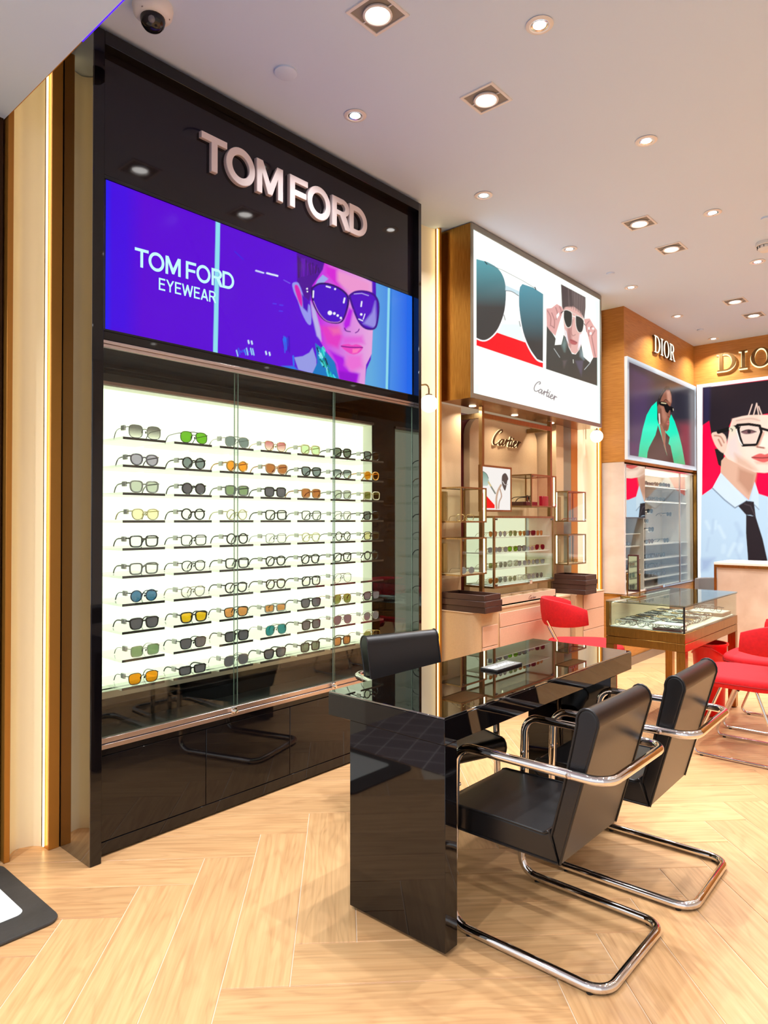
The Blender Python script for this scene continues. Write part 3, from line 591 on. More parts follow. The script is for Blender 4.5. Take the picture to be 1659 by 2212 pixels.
# ------------------------------------------------------------------ printed and displayed pictures: soft-edged shapes painted into a colour attribute
def homography(src, dst):
    A = []
    for (u, v), (x, y) in zip(src, dst): A += [[u, v, 1, 0, 0, 0, -x * u, -x * v, -x], [0, 0, 0, u, v, 1, -y * u, -y * v, -y]]
    return np.linalg.svd(np.array(A, float))[2][-1].reshape(3, 3)
class Art:
    """u to the right, v up, 0..1; corners TL, TR, BR, BL give the layout coordinates the shapes are written in"""
    def __init__(s, nu, nv, corners, bg):
        s.nu, s.nv = nu, nv; H = homography([(0, 1), (1, 1), (1, 0), (0, 0)], corners)
        u, v = np.meshgrid(np.linspace(0, 1, nu + 1), np.linspace(0, 1, nv + 1)); q = np.stack([u, v, np.ones_like(u)], -1) @ H.T
        s.x = (q[..., 0] / q[..., 2]).ravel(); s.y = (q[..., 1] / q[..., 2]).ravel(); s.u = u.ravel(); s.v = v.ravel()
        s.c = np.tile(np.array(lin(bg)), (len(s.x), 1)); s.tf = (0, 0, 1)
    def at(s, ox, oy, k): s.tf = (ox, oy, k); return s
    def px(s, pts): return [(s.tf[0] + p[0] / s.tf[2], s.tf[1] + p[1] / s.tf[2]) for p in pts]
    def _dist(s, P, X, Y, closed):
        d = np.full(X.shape, 1e9); ins = np.zeros(X.shape, bool); n = len(P)
        for i in range(n if closed else n - 1):
            (x0, y0), (x1, y1) = P[i], P[(i + 1) % n]; dx, dy = x1 - x0, y1 - y0; l = dx * dx + dy * dy + 1e-12
            t = np.clip(((X - x0) * dx + (Y - y0) * dy) / l, 0, 1); d = np.minimum(d, (X - x0 - t * dx) ** 2 + (Y - y0 - t * dy) ** 2)
            if closed and y0 != y1: ins ^= ((y0 > Y) != (y1 > Y)) & (X < dx * (Y - y0) / dy + x0)
        return np.sqrt(d), ins
    def blend(s, idx, a, col):
        c = np.array(lin(col)) if not callable(col) else np.stack([np.asarray(v) for v in col(s.x[idx], s.y[idx])], -1)
        s.c[idx] = s.c[idx] * (1 - a[:, None]) + c * a[:, None]
    def fill(s, pts, col, soft=0.7, smooth=0, op=1.0):
        P = s.px(spline(pts, smooth) if smooth else pts); xs = [p[0] for p in P]; ys = [p[1] for p in P]; m = soft * 1.5 + 1
        idx = np.where((s.x > min(xs) - m) & (s.x < max(xs) + m) & (s.y > min(ys) - m) & (s.y < max(ys) + m))[0]
        if not len(idx): return s
        d, i = s._dist(P, s.x[idx], s.y[idx], True); sd = np.where(i, d, -d); s.blend(idx, np.clip(sd / (2 * soft) + 0.5, 0, 1) * op, col); return s
    def line(s, pts, w, col, soft=0.6, smooth=0, op=1.0):
        P = s.px(spline(pts, smooth, False) if smooth else pts); w = w / s.tf[2]; xs = [p[0] for p in P]; ys = [p[1] for p in P]; m = w + soft * 2
        idx = np.where((s.x > min(xs) - m) & (s.x < max(xs) + m) & (s.y > min(ys) - m) & (s.y < max(ys) + m))[0]
        if not len(idx): return s
        d, _ = s._dist(P, s.x[idx], s.y[idx], False); s.blend(idx, np.clip((w / 2 - d) / (2 * soft) + 0.5, 0, 1) * op, col); return s
    def dot(s, x, y, r, col, soft=0.6, op=1.0, ry=None): return s.fill(ell(x, y, r, ry or r, 14), col, soft, 0, op)
    def mesh(s, name, mat, place):
        n = s.nu + 1; vs = [place(u, v) for u, v in zip(s.u, s.v)]
        fs = [(j * n + i, j * n + i + 1, (j + 1) * n + i + 1, (j + 1) * n + i) for j in range(s.nv) for i in range(s.nu)]
        me = bpy.data.meshes.new(name); me.from_pydata(vs, [], fs); me.materials.append(mat)
        at = me.color_attributes.new('print', 'FLOAT_COLOR', 'POINT'); at.data.foreach_set('color', np.concatenate([s.c, np.ones((len(s.c), 1))], 1).astype(np.float32).ravel()); me.update(); return me
def grad(c0, c1, axis, a, b):
    l0, l1 = lin(c0), lin(c1)
    def f(x, y):
        t = np.clip(((x if axis == 'x' else y) - a) / (b - a), 0, 1); return [l0[i] * (1 - t) + l1[i] * t for i in range(3)]
    return f
def art_mat(name, es, base=0.0, rough=0.2):
    m, N, L, b = new_mat(name); a = N.new('ShaderNodeAttribute'); a.attribute_name = 'print'
    b.inputs['Base Color'].default_value = (0.004, 0.004, 0.004, 1); b.inputs['Specular IOR Level'].default_value = 0.12 if base == 0 else 0.14
    if base > 0:
        k = N.new('ShaderNodeVectorMath'); k.operation = 'SCALE'; k.inputs['Scale'].default_value = base; L.new(a.outputs['Color'], k.inputs[0]); L.new(k.outputs[0], b.inputs['Base Color'])
    L.new(a.outputs['Color'], b.inputs['Emission Color']); b.inputs['Emission Strength'].default_value = es; b.inputs['Roughness'].default_value = rough; return m
def art_obj(art, name, mat, place, parent):
    o = ORG[parent.name]; me = art.mesh(name, mat, lambda u, v: tuple(p - q for p, q in zip(place(u, v), o))); ob = bpy.data.objects.new(name, me); COL.objects.link(ob); ob.parent = parent; ORG[ob.name] = o; return ob
CART = [[(1.0, 2.05), (1.22, 2.3), (1.12, 2.62), (.72, 2.4), (.32, 1.5), (.22, .6), (.42, .02), (.8, .04), (1.12, .4)], [(1.85, .86), (1.56, 1.02), (1.28, .55), (1.36, .05), (1.66, .2), (1.92, .98), (1.86, .25), (1.98, .03), (2.16, .28)],
        [(2.16, .28), (2.36, 1.02), (2.42, .8), (2.42, .02)], [(2.44, .55), (2.62, .95), (2.84, .92)], [(3.02, 1.75), (3.0, .3), (3.12, .03), (3.32, .28)], [(2.76, 1.02), (3.3, 1.08)], [(3.46, 1.0), (3.44, .2), (3.56, .03), (3.76, .28)], [(3.50, 1.42), (3.54, 1.50)],
        [(3.80, .45), (4.14, .66), (4.20, .95), (4.0, 1.03), (3.82, .6), (3.88, .1), (4.12, .02), (4.4, .3)], [(4.42, .25), (4.60, 1.02), (4.64, .8), (4.64, .02)], [(4.66, .55), (4.84, .97), (5.08, .92)]]
def script_pts(st, shear=0.22): return [(p[0] + shear * p[1], p[1]) for p in st]
# ---- wall screen
A = Art(540, 176, [(238, 392), (893.6, 640), (891.4, 852), (231, 710)], (92, 0, 214)); A.at(0, 0, 1)
A.fill([(225, 380), (300, 400), (290, 730), (225, 720)], (70, 6, 226), 20).fill([(225, 380), (246, 388), (240, 720), (225, 715)], (40, 26, 240), 5)
A.fill([(720, 560), (900, 620), (900, 880), (700, 830)], (96, 4, 200), 20)
A.at(500, 520, 4.1475)
A.fill([(1300, 370), (1665, 490), (1665, 1420), (1190, 1300), (1215, 1150), (1255, 1060), (1275, 780)], grad((96, 170, 222), (34, 104, 232), 'x', 800, 880), 1.0)
A.fill([(1270, 360), (1308, 370), (1310, 640), (1270, 640)], (78, 0, 190), 0.8)
A.line([(1425, 430), (1395, 1330)], 22, (140, 216, 236), 0.8); A.line([(1445, 430), (1415, 1330)], 14, (34, 120, 214), 1.5)
A.fill([(640, 240), (900, 170), (1270, 370), (1275, 800), (1262, 1010), (1210, 1110), (1195, 1300), (960, 1245), (940, 1100), (850, 985), (800, 900), (770, 780), (730, 680), (718, 560), (735, 400), (790, 320), (830, 250)], grad((196, 28, 226), (232, 168, 222), 'x', 690, 806), 1.0)
A.fill([(890, 230), (1260, 375), (1260, 500), (1080, 470), (960, 380), (880, 300)], (236, 150, 208), 6); A.fill([(850, 210), (960, 250), (960, 360), (1040, 470), (940, 400), (850, 300)], (214, 36, 214), 5)
A.fill([(800, 760), (960, 760), (1000, 860), (960, 960), (860, 920)], (226, 56, 196), 5); A.fill([(880, 780), (980, 770), (990, 830), (920, 840)], (240, 110, 170), 5, 0, .7)
A.fill([(1000, 860), (1180, 850), (1200, 920), (1010, 920)], (228, 84, 214), 5, 0, .8)
A.fill([(880, 980), (1010, 1040), (1060, 1160), (1150, 1190), (1130, 1290), (970, 1245), (940, 1100)], (176, 10, 226), 4); A.fill([(1040, 1020), (1170, 1020), (1180, 1130), (1080, 1170), (1020, 1110)], (234, 110, 214), 6)
A.fill([(960, 1160), (1130, 1190), (1110, 1285), (965, 1245)], (150, 0, 208), 3)
A.fill([(718, 540), (760, 620), (800, 780), (812, 900), (770, 850), (735, 690)], (186, 178, 232), 2.0)
A.fill([(600, 110), (690, 110), (850, 190), (830, 260), (790, 320), (735, 400), (705, 540), (660, 500), (635, 420), (600, 380)], (78, 6, 150), 1.2)
for k in range(16):
    x = 610 + k * 12; A.line([(x, 140 + k * 5 + random.uniform(-10, 40)), (x + random.uniform(-10, 30), 330 - k * 3)], 9, random.choice([(54, 8, 86), (66, 20, 80), (108, 14, 190)]), 0.9, 0, .8)
A.fill([(785, 350), (830, 305), (880, 340), (840, 375), (760, 400)], (158, 168, 236), 1.2)
A.fill([(556, 385), (600, 372), (622, 400), (650, 480), (672, 560), (712, 580), (722, 735), (690, 742), (640, 650), (604, 540), (570, 460)], (150, 150, 238), 0.9, 3); A.fill([(575, 412), (606, 402), (640, 500), (640, 590), (610, 540)], (220, 30, 176), 1.2, 3); A.fill([(640, 480), (700, 540), (690, 640), (650, 600)], (78, 0, 190), 1.5)
A.fill([(565, 1042), (640, 1032), (700, 1000), (730, 955), (762, 1060), (765, 1175), (715, 1185), (600, 1150)], (150, 154, 228), 0.9)
A.fill([(755, 915), (800, 950), (870, 1015), (925, 1080), (955, 1190), (968, 1245), (850, 1220), (725, 1185), (772, 1090)], (16, 120, 196), 0.9)
for k in range(46):
    a, b = random.random(), random.random(); x = 765 + 60 * a + 120 * b * b; y = 940 + 270 * b; A.line([(x, y), (x + 16, y + random.uniform(20, 55))], random.uniform(7, 15), random.choice([(10, 20, 60), (0, 190, 190), (70, 220, 230), (20, 90, 210), (6, 150, 130), (150, 236, 240)]), 0.7)
LL = [(732, 425), (800, 385), (900, 392), (1000, 440), (1056, 510), (1042, 620), (1000, 715), (930, 733), (840, 705), (772, 620), (735, 520)]; RL = [(1068, 492), (1120, 458), (1200, 452), (1285, 480), (1328, 560), (1320, 700), (1290, 782), (1210, 780), (1150, 720), (1100, 600)]
A.fill(LL, (74, 0, 198), 0.9, 4).line(LL + LL[:1], 17, (44, 0, 104), 0.8, 4).fill(RL, (82, 0, 196), 0.9, 4).fill([(1190, 740), (1270, 640), (1300, 540), (1310, 760), (1280, 775)], (150, 140, 226), 3).line(RL + RL[:1], 18, (60, 0, 140), 0.8, 4).line([(1050, 520), (1075, 510)], 18, (60, 0, 140))
A.line([(745, 540), (790, 640), (860, 715), (960, 728), (1000, 700)], 7, (220, 150, 230), 0.6, 3, .7).line([(1110, 475), (1180, 470), (1240, 490)], 6, (200, 190, 240), 0.6)
for (x, y, r) in ((890, 645, 20), (930, 650, 12), (960, 668, 11), (988, 690, 10), (940, 432, 9), (1172, 658, 11), (688, 430, 8), (690, 455, 7)): A.dot(x, y, r, (246, 244, 255), 0.6)
for a, b, w in (((862, 408), (896, 418), 12), ((1024, 515), (1016, 552), 15), ((1178, 545), (1172, 585), 13), ((745, 450), (742, 505), 13), ((1205, 655), (1190, 700), 8), ((1150, 700), (1185, 715), 9)): A.line([a, b], w, (240, 236, 255), 0.6)
A.fill([(1062, 600), (1100, 620), (1070, 760), (1020, 800), (1010, 740)], (186, 20, 228), 3).line([(1020, 780), (1035, 805), (1072, 812)], 9, (92, 0, 130), 0.8, 3).line([(1118, 822), (1140, 810), (1152, 790)], 9, (120, 0, 150), 0.8, 3)
A.fill([(985, 938), (1050, 922), (1085, 932), (1130, 925), (1185, 952), (1150, 1000), (1095, 1016), (1040, 992)], (236, 66, 190), 1.0, 3).line([(990, 942), (1070, 952), (1180, 954)], 10, (120, 10, 140), 0.8, 3).fill([(1090, 968), (1160, 962), (1130, 1000), (1090, 1005)], (250, 120, 190), 1.5)
A.line([(232, 270), (300, 290)], 13, (214, 226, 255)).line([(330, 292), (425, 316)], 15, (226, 240, 255)).line([(480, 352), (535, 382)], 8, (120, 90, 236)).line([(45, 100), (120, 170)], 9, (56, 40, 226), 0.8)
for k in range(9): A.line([(60 + k * 18, 1030 - 40 * random.random()), (48 + k * 18, 960 + 30 * random.random())], 9, random.choice([(60, 150, 250), (160, 230, 255), (40, 90, 236)]))
for x, y in ((155, 902), (184, 908), (310, 1000), (342, 1008)): A.line([(x, y - 10), (x + 5, y + 14)], 13, (214, 240, 255))
for k in range(10): A.line([(460 + k * 7, 850 + random.random() * 40), (470 + k * 6, 900 + random.random() * 120)], 8, random.choice([(24, 110, 240), (10, 70, 220), (70, 0, 190)]), 0.8)
A.fill([(450, 1120), (560, 1120), (600, 1160), (520, 1150)], (30, 120, 230), 2).line([(555, 1030), (560, 1110)], 14, (40, 110, 240))
for x, y in ((455, 575), (450, 628), (395, 562)): A.line([(x - 14, y), (x + 14, y + 3)], 10, (80, 60, 236), 0.8)
A.at(0, 0, 1).line([(476, 478), (466, 762)], 9.5, (142, 222, 240), 0.7)
SCR = thing('video_screen', (XR, 2.31, 2.42), 'wide video screen showing a purple tinted face in dark sunglasses', 'screen')
SY0, SY1, SZ0, SZ1 = 1.318, 3.288, 2.122, 2.729
m = MB()
for a in ((1.3006, 3.2934, 2.7305, 2.7440), (1.3006, 3.2934, 2.1125, 2.1210), (1.3006, 1.3170, 2.1212, 2.7303), (3.2890, 3.2934, 2.1212, 2.7303)): m.box(-0.09, XR + 0.001, a[0], a[1], a[2], a[3])
m.obj('bezel', pm('screen_bezel', (10, 9, 10), 0.2), SCR, False)
MB().box(-0.09, XR - 0.0045, SY0, SY1, SZ0, SZ1).obj('panel_body', DARKGAP, SCR, False)
art_obj(A, 'picture', art_mat('screen_picture', 1.0, 0, 0.12), lambda u, v: (XR - 0.004, SY0 + 0.012 + (SY1 - SY0 - 0.012) * u, SZ0 + (SZ1 - SZ0) * v), SCR)
TXT = glow('screen_text_cyan', (196, 248, 248), 1.05)
y = 1.456
for ch, gap in zip('TOMFORD', (.000, .006, .026, .002, .006, .000, 0)):
    h = 0.079; y += put_letter(ch, h, .92, lambda u, v, d, yy=y: (XR - 0.0035 + d, yy + u, 2.412 + v + (yy + u - 1.456) * 0.045), 0.0008, 0, TXT, SCR, 'caption_letter', 0.17) + gap
y = 1.567
for ch in 'EYEWEAR': y += put_letter(ch, 0.052, .86, lambda u, v, d, yy=y: (XR - 0.0035 + d, yy + u, 2.340 + v + (yy + u - 1.567) * 0.035), 0.0008, 0, TXT, SCR, 'caption_letter', 0.15) + 0.0045
# ------------------------------------------------------------------ brass light box with printed front
B0, B1, BZ0, BZ1, BX = 3.765, 5.765, 2.155, 3.312, 0.062
A = Art(380, 310, [(1017.5, 488.5), (1297, 638.4), (1292, 912), (1010.9, 848.5)], (251, 254, 247)); A.at(900, 440, 3.7705)
A.fill([(410, 170), (470, 170), (450, 700), (410, 1540)], (214, 238, 232), 9, 0, .8).fill([(1440, 720), (1510, 750), (1490, 1800), (1440, 1790)], (218, 240, 234), 7, 0, .8).fill([(410, 1440), (500, 1440), (480, 1580), (410, 1560)], (220, 242, 236), 9, 0, .8)
A.fill([(620, 950), (830, 950), (880, 1125), (600, 1050)], (222, 240, 234), 6)
A.fill([(457, 1085), (500, 1105), (560, 1090), (628, 1036), (880, 1118), (930, 1200), (1010, 1270), (1008, 1322), (455, 1146)], (250, 4, 24), 0.5)
tl = grad((84, 150, 160), (60, 58, 56), 'y', 560, 660); tr = grad((76, 140, 156), (58, 56, 54), 'y', 612, 735)
lf = [(469, 430), (560, 452), (640, 498), (690, 570), (711, 680), (696, 850), (650, 980), (600, 1052), (545, 1094), (500, 1100), (456, 1082)]; rt = [(850, 629), (940, 658), (1023, 710), (1009, 1270), (960, 1250), (900, 1160), (850, 1030), (822, 850), (820, 720), (830, 655)]
A.line(lf[3:], 22, (246, 246, 246), 0.5, 4).line(rt[3:], 22, (246, 246, 246), 0.5, 4).fill(lf[:1] + spline(lf[1:], 4, False), tl, 0.5).fill(rt[:4] + spline(rt[4:], 4, False), tr, 0.5)
A.line([(545, 460), (690, 520), (850, 600), (960, 664)], 4, (110, 112, 112), 0.4).fill([(708, 640), (822, 690), (815, 726), (760, 692), (706, 686)], (192, 214, 222), 0.7).line([(706, 688), (760, 694), (815, 728)], 6, (90, 90, 92), 0.5, 3)
A.line([(690, 890), (700, 930)], 9, (150, 150, 150), 0.8).line([(818, 940), (826, 980)], 9, (150, 150, 150), 0.8).line([(540, 450), (556, 470)], 9, (40, 60, 66), .4).line([(955, 655), (962, 672)], 9, (40, 60, 66), .4)
A.at(1160, 580, 8.507)
A.fill([(440, 220), (897, 456), (895, 640), (865, 870), (830, 790), (760, 745), (690, 645), (640, 650), (520, 650), (470, 705), (450, 640)], (88, 76, 74), 0.5)
face = [(478, 650), (640, 610), (800, 720), (852, 860), (835, 1000), (802, 1150), (800, 1330), (742, 1460), (682, 1525), (612, 1492), (540, 1340), (490, 1150), (468, 880)]
A.fill(face, (214, 168, 160), 0.6).fill([(540, 1000), (610, 1040), (620, 1240), (590, 1400), (530, 1250)], (168, 118, 114), 3).fill([(488, 1060), (520, 1100), (560, 1330), (520, 1260)], (226, 226, 232), 1.2).fill([(770, 1150), (808, 1140), (800, 1330), (730, 1440)], (230, 228, 236), 1.5)
A.fill([(440, 225), (640, 328), (660, 640), (520, 640), (475, 690), (450, 620)], (74, 62, 62), 2).fill([(640, 330), (895, 460), (890, 620), (860, 840), (770, 730), (680, 640)], (112, 98, 96), 3, 0, .7)
for k in range(9): A.line([(480 + k * 48, 250 + k * 24), (500 + k * 42, 610 + k * 20)], 9, random.choice([(58, 48, 48), (132, 116, 112), (70, 58, 58)]), .8, 0, .7)
A.fill([(150, 1000), (262, 1150), (316, 1240), (296, 1362), (420, 1350), (470, 1165), (505, 1210), (560, 1400), (620, 1520), (690, 1530), (760, 1440), (800, 1340), (832, 1570), (960, 1682), (1030, 1570), (1096, 1580), (1086, 2112), (120, 1812)], (66, 66, 62), 0.6)
A.fill([(430, 1360), (480, 1220), (520, 1320), (480, 1480)], (126, 152, 148), 4, 0, .7).fill([(780, 1420), (830, 1500), (840, 1620), (780, 1560)], (142, 166, 172), 4, 0, .8).line([(280, 1430), (385, 1590)], 9, (190, 198, 198), .6).line([(850, 1810), (965, 1680), (900, 1600)], 9, (200, 210, 212), .6).fill([(680, 1650), (830, 1640), (790, 1940)], (86, 82, 96), 2).fill([(440, 1650), (520, 1640), (462, 1790)], (92, 84, 84), 2).line([(638, 1630), (642, 1690)], 14, (196, 200, 190), .6)
A.fill([(150, 680), (250, 668), (350, 590), (440, 640), (472, 705), (442, 800), (392, 940), (312, 1192), (200, 1080), (150, 1000)], (212, 158, 154), 0.6).fill([(860, 862), (970, 850), (1042, 980), (1106, 1070), (1100, 1582), (1020, 1582), (962, 1330), (930, 1180), (890, 1060)], (214, 160, 154), 0.6)
for q in ([(170, 720), (230, 840), (220, 1000)], [(250, 760), (300, 900), (290, 1040)], [(330, 660), (360, 780), (330, 880)], [(400, 640), (430, 720), (410, 800)], [(290, 1040), (240, 1000)], [(960, 900), (900, 980), (905, 1100)], [(1010, 1000), (950, 1060), (945, 1180)], [(1060, 1080), (1000, 1180)], [(1000, 1200), (1060, 1560)]): A.line(q, 15, (146, 92, 92), 1.0, 3, .85)
A.fill([(340, 800), (385, 750), (392, 800), (345, 870)], (250, 252, 248), .6).fill([(935, 1020), (965, 1010), (965, 1060), (940, 1060)], (250, 252, 248), .5).fill([(960, 1120), (995, 1105), (1000, 1150), (965, 1155)], (250, 252, 248), .5).dot(1030, 1040, 22, (236, 228, 226), .6)
for P in ([(480, 712), (540, 700), (625, 742), (640, 830), (622, 980), (560, 1032), (510, 985), (474, 850)], [(700, 802), (780, 820), (850, 882), (856, 960), (832, 1080), (786, 1122), (735, 1090), (702, 980)]): A.fill(P, (44, 46, 42), .6, 4).line(P + P[:1], 13, (222, 212, 204), .5, 4)
A.line([(560, 698), (690, 770), (780, 815)], 11, (216, 204, 196), .5, 3).line([(640, 810), (700, 830)], 14, (240, 236, 232), .5).line([(470, 720), (430, 760)], 16, (60, 52, 52), .5).line([(860, 950), (880, 980)], 14, (60, 52, 52), .5)
A.line([(650, 880), (610, 1100), (640, 1180), (690, 1160)], 13, (164, 112, 108), 1.0, 3).fill([(588, 1245), (650, 1260), (722, 1305), (690, 1350), (600, 1330)], (176, 92, 92), 1.0, 3).line([(590, 1262), (720, 1306)], 9, (120, 58, 60), .7)
A.at(900, 440, 3.7705)
ex, ey = np.array((205 / 5.4, 95 / 5.4)), np.array((0, -150 / 2.75))
for st in CART: A.line([(918 + p[0] * ex[0], 1505 + p[0] * ex[1] - p[1] * 36) for p in script_pts(st)], 9, (120, 112, 118), 0.35, 4, .9)
lb = thing('light_box', ((BX - 0.14) / 2, 4.765, BZ0), 'large brass-sided light box advertising sunglasses under the ceiling', 'light box')
m = MB().box(-0.18, BX - 0.004, B0, B0 + 0.012, BZ0, BZ1).box(-0.18, BX - 0.004, B1 - 0.012, B1, BZ0, BZ1).box(-0.18, BX - 0.004, B0 + 0.0122, B1 - 0.0122, BZ0, BZ0 + 0.012).box(-0.18, BX - 0.004, B0 + 0.0122, B1 - 0.0122, BZ1 - 0.012, BZ1)
m.obj('casing', BRASS, lb, False)
f = MB()
for (y0, y1, z0, z1) in ((B0, B1, BZ1 - 0.038, BZ1), (B0, B1, BZ0, BZ0 + 0.032), (B0, B0 + 0.022, BZ0 + 0.0322, BZ1 - 0.0382), (B1 - 0.022, B1, BZ0 + 0.0322, BZ1 - 0.0382)): f.box(BX - 0.0038, BX + 0.006, y0, y1, z0, z1)
f.obj('frame', pm('frame_champagne_grey', (150, 144, 130), 0.35, 0.8), lb, False)
art_obj(A, 'printed_front', art_mat('lightbox_print', 1.22, 0, 0.3), lambda u, v: (BX, B0 + 0.022 + (B1 - B0 - 0.044) * u, BZ0 + 0.032 + (BZ1 - BZ0 - 0.070) * v), lb)
for yy in (4.05, 4.62, 5.2):  # added lamps under the box, no known source, to brighten the niche
    MB().lathe([(0, 0), (.020, 0), (.024, -.004), (.026, 0)], (-.12, yy, BZ0 - .0006), 14).obj('spot', glow('added_spot_glow', (255, 240, 214), 5.0), lb); l_ = lamp(lb, 1.6, .03, 140, 0); l_.location = (-.12 - ORG[lb.name][0], yy - ORG[lb.name][1], -.008); l_.data.color = (1, .93, .82)
# ------------------------------------------------------------------ beige niche behind, with arch panel and logo
CB = pm('boutique_beige_panel', (204, 168, 126), 0.55, bump=(240, 0.04), var=(120, 0.04))
bw = thing('niche_unit', (-0.32, 4.75, 0), 'beige wall niche with maroon back, arched panel and raised script logo', 'wall unit')
MB().box(-0.44, -0.22, 3.735, 4.05, 0.7455, 2.154).obj('side_column', CB, bw)
MB().box(-0.44, -0.13, 5.305, 5.438, 0.7455, 2.154).obj('side_column', CB, bw)
MB().box(-0.44, -0.15, 5.44, 5.618, 0.7455, 2.154).obj('tinted_strip', pm('grey_green_satin', (128, 124, 100), 0.3), bw)  # mirror strip, its dull reflection put into the grey-green colour
MB().box(-0.44, -0.15, 5.62, 5.742, 0.7455, 2.154).obj('brass_strip', BRASSW, bw)
MB().box(-0.44, -0.36, 4.052, 5.303, 0.7455, 2.154).obj('back_panel', MAROON, bw)
out = [(4.275, 0.76), (4.275, 1.985)] + ell(4.425, 1.985, 0.15, 0.145, 8, math.pi, math.pi / 2) + ell(5.145, 1.985, 0.15, 0.145, 8, math.pi / 2, 0) + [(5.295, 0.76)]
MB().prism(out, 'x', -0.357, -0.30, 0, 0.006).obj('arch_panel', CB, bw)
LG = pm('logo_bronze', (96, 62, 30), 0.35, 0.6); LGS = glow('logo_halo', (255, 226, 170), 1.6)
lx, lz, lk = 4.548, 1.940, 0.0890
for mat_, xo, rr, nm in ((LGS, -0.296, .0052, 'halo'), (LG, -0.283, .0062, 'logo_letter')):
    for st in CART:
        P = [(xo, lx + p[0] * lk * .93, lz + p[1] * lk * .52) for p in spline(script_pts(st, .28), 5, False)]
        n = len(P); MB().tube(P, [rr * (0.55 + 0.75 * math.sin(math.pi * (i + .6) / n)) for i in range(n)], 8).obj(nm, mat_, bw)
# brass rod frame carrying the cases
fr = thing('case_frame', (-0.08, 4.62, 0.745), 'champagne metal post frame in front of the beige arch', 'frame')
for yy in (4.105, 5.105): MB().box(-0.105, -0.077, yy, yy + 0.028, 0.7455, 2.153).obj('post', BRASS2, fr)
MB().box(-0.105, -0.077, 4.1335, 5.1045, 2.075, 2.110).obj('top_beam', BRASS2, fr)
for yy in (4.105, 5.105): MB().box(-0.295, -0.106, yy, yy + 0.028, 2.075, 2.110).obj('side_beam', BRASS2, fr)
# counter with drawers
ct = thing('drawer_counter', (-0.1, 4.63, 0), 'long beige counter with drawers beneath the lit cases', 'counter')
out = [(-0.44, 3.735), (0.03, 3.735)] + ell(0.03, 3.805, 0.09, 0.07, 8, -math.pi / 2, 0) + [(0.12, 3.99), (-0.44, 3.99)]
MB().prism(out, 'z', 0.02, 0.738, 0, 0.003).obj('end_cabinet', CB, ct)
MB().prism([(-0.44, 3.73), (0.03, 3.73)] + ell(0.03, 3.805, 0.097, 0.077, 8, -math.pi / 2, 0) + [(0.127, 3.998), (-0.44, 3.998)], 'z', 0.7382, 0.745, 0, 0.002).obj('end_top', BEIGE, ct)
MB().box(-0.20, 0.045, 3.992, 5.20, 0.02, 0.728).obj('carcass', CB, ct); MB().box(-0.44, 0.05, 3.999, 5.202, 0.7285, 0.745, c=0.002).obj('worktop', BEIGE, ct)
MB().box(-0.44, 0.09, 5.204, 5.74, 0.02, 0.738).obj('end_cabinet', CB, ct); MB().box(-0.44, 0.097, 5.203, 5.745, 0.7382, 0.745).obj('end_top', BEIGE, ct)
for (xx, y0, y1, z0, z1) in ((0.121, 3.80, 3.985, 0.515, 0.650), (0.121, 3.80, 3.985, 0.25, 0.511), (0.0455, 4.13, 5.19, 0.60, 0.70), (0.0455, 4.13, 5.19, 0.34, 0.596), (0.0455, 4.13, 5.19, 0.06, 0.336), (0.0905, 5.34, 5.73, 0.44, 0.60), (0.0905, 5.34, 5.73, 0.14, 0.436), (0.0905, 5.34, 5.73, 0.604, 0.73)):
    MB().box(xx, xx + 0.007, y0, y1, z0, z1, c=0.002).obj('drawer', BEIGE_D, ct)
# glass cubes
LEDC = glow('case_led', (255, 250, 226), 5.0)
def cube(name, x0, x1, y0, y1, z0, z1, label, e=0.010):
    t = thing(name, ((x0 + x1) / 2, (y0 + y1) / 2, z0), label, 'display case', 'glass display cubes'); m = MB()
    for (a, b) in ((y0, y0 + e), (y1 - e, y1)):
        for (c, d) in ((x0, x0 + e), (x1 - e, x1)): m.box(c, d, a, b, z0 + e, z1 - e)
    for (c, d) in ((z0, z0 + e), (z1 - e, z1)):
        m.box(x0, x1, y0, y0 + e, c, d).box(x0, x1, y1 - e, y1, c, d).box(x0, x0 + e, y0 + e, y1 - e, c, d).box(x1 - e, x1, y0 + e, y1 - e, c, d)
    m.obj('frame', BRASS2, t, False)
    MB().box(x0 + e, x1 - e, y0 + e, y1 - e, z0 + 0.002, z0 + 0.008).obj('floor_panel', BEIGE, t); MB().box(x0 + e, x1 - e, y0 + e, y1 - e, z1 - 0.007, z1 - 0.003).obj('top_pane', PANE, t)
    MB().box(x1 - 0.006, x1 - 0.002, y0 + e, y1 - e, z0 + e, z1 - e).obj('front_pane', PANE, t); MB().box(x0 + e, x1 - e, y0 + 0.002, y0 + 0.006, z0 + e, z1 - e).obj('side_pane', PANE, t)
    MB().box(x1 - e - 0.007, x1 - e - 0.0005, y1 - e - 0.007, y1 - e - 0.0005, z0 + e, z1 - e).obj('led_strip', LEDC, t); MB().box(x0 + e, x0 + e + 0.006, y0 + e, y0 + e + 0.006, z0 + e, z1 - e).obj('led_strip', LEDC, t)
    MB().box(x1, x1 + 0.006, y1 - 0.028, y1 - 0.012, z0 + 0.012, z0 + 0.024, c=.001).obj('lock', CHROME, t)
    MB().box(x1 - 0.012, x1 + 0.003, y0 + 0.012, y0 + 0.028, z1 - 0.022, z1 - 0.010).obj('hinge', pm('hinge_steel', (120, 118, 112), .3, .9), t)
    return t
cube('display_cube', -0.19, 0.0, 3.742, 4.045, 1.332, 1.570, 'upper glass display cube at left end of beige unit'); cube('display_cube', -0.19, 0.0, 3.742, 4.045, 0.976, 1.230, 'lower glass display cube at left end of beige unit')
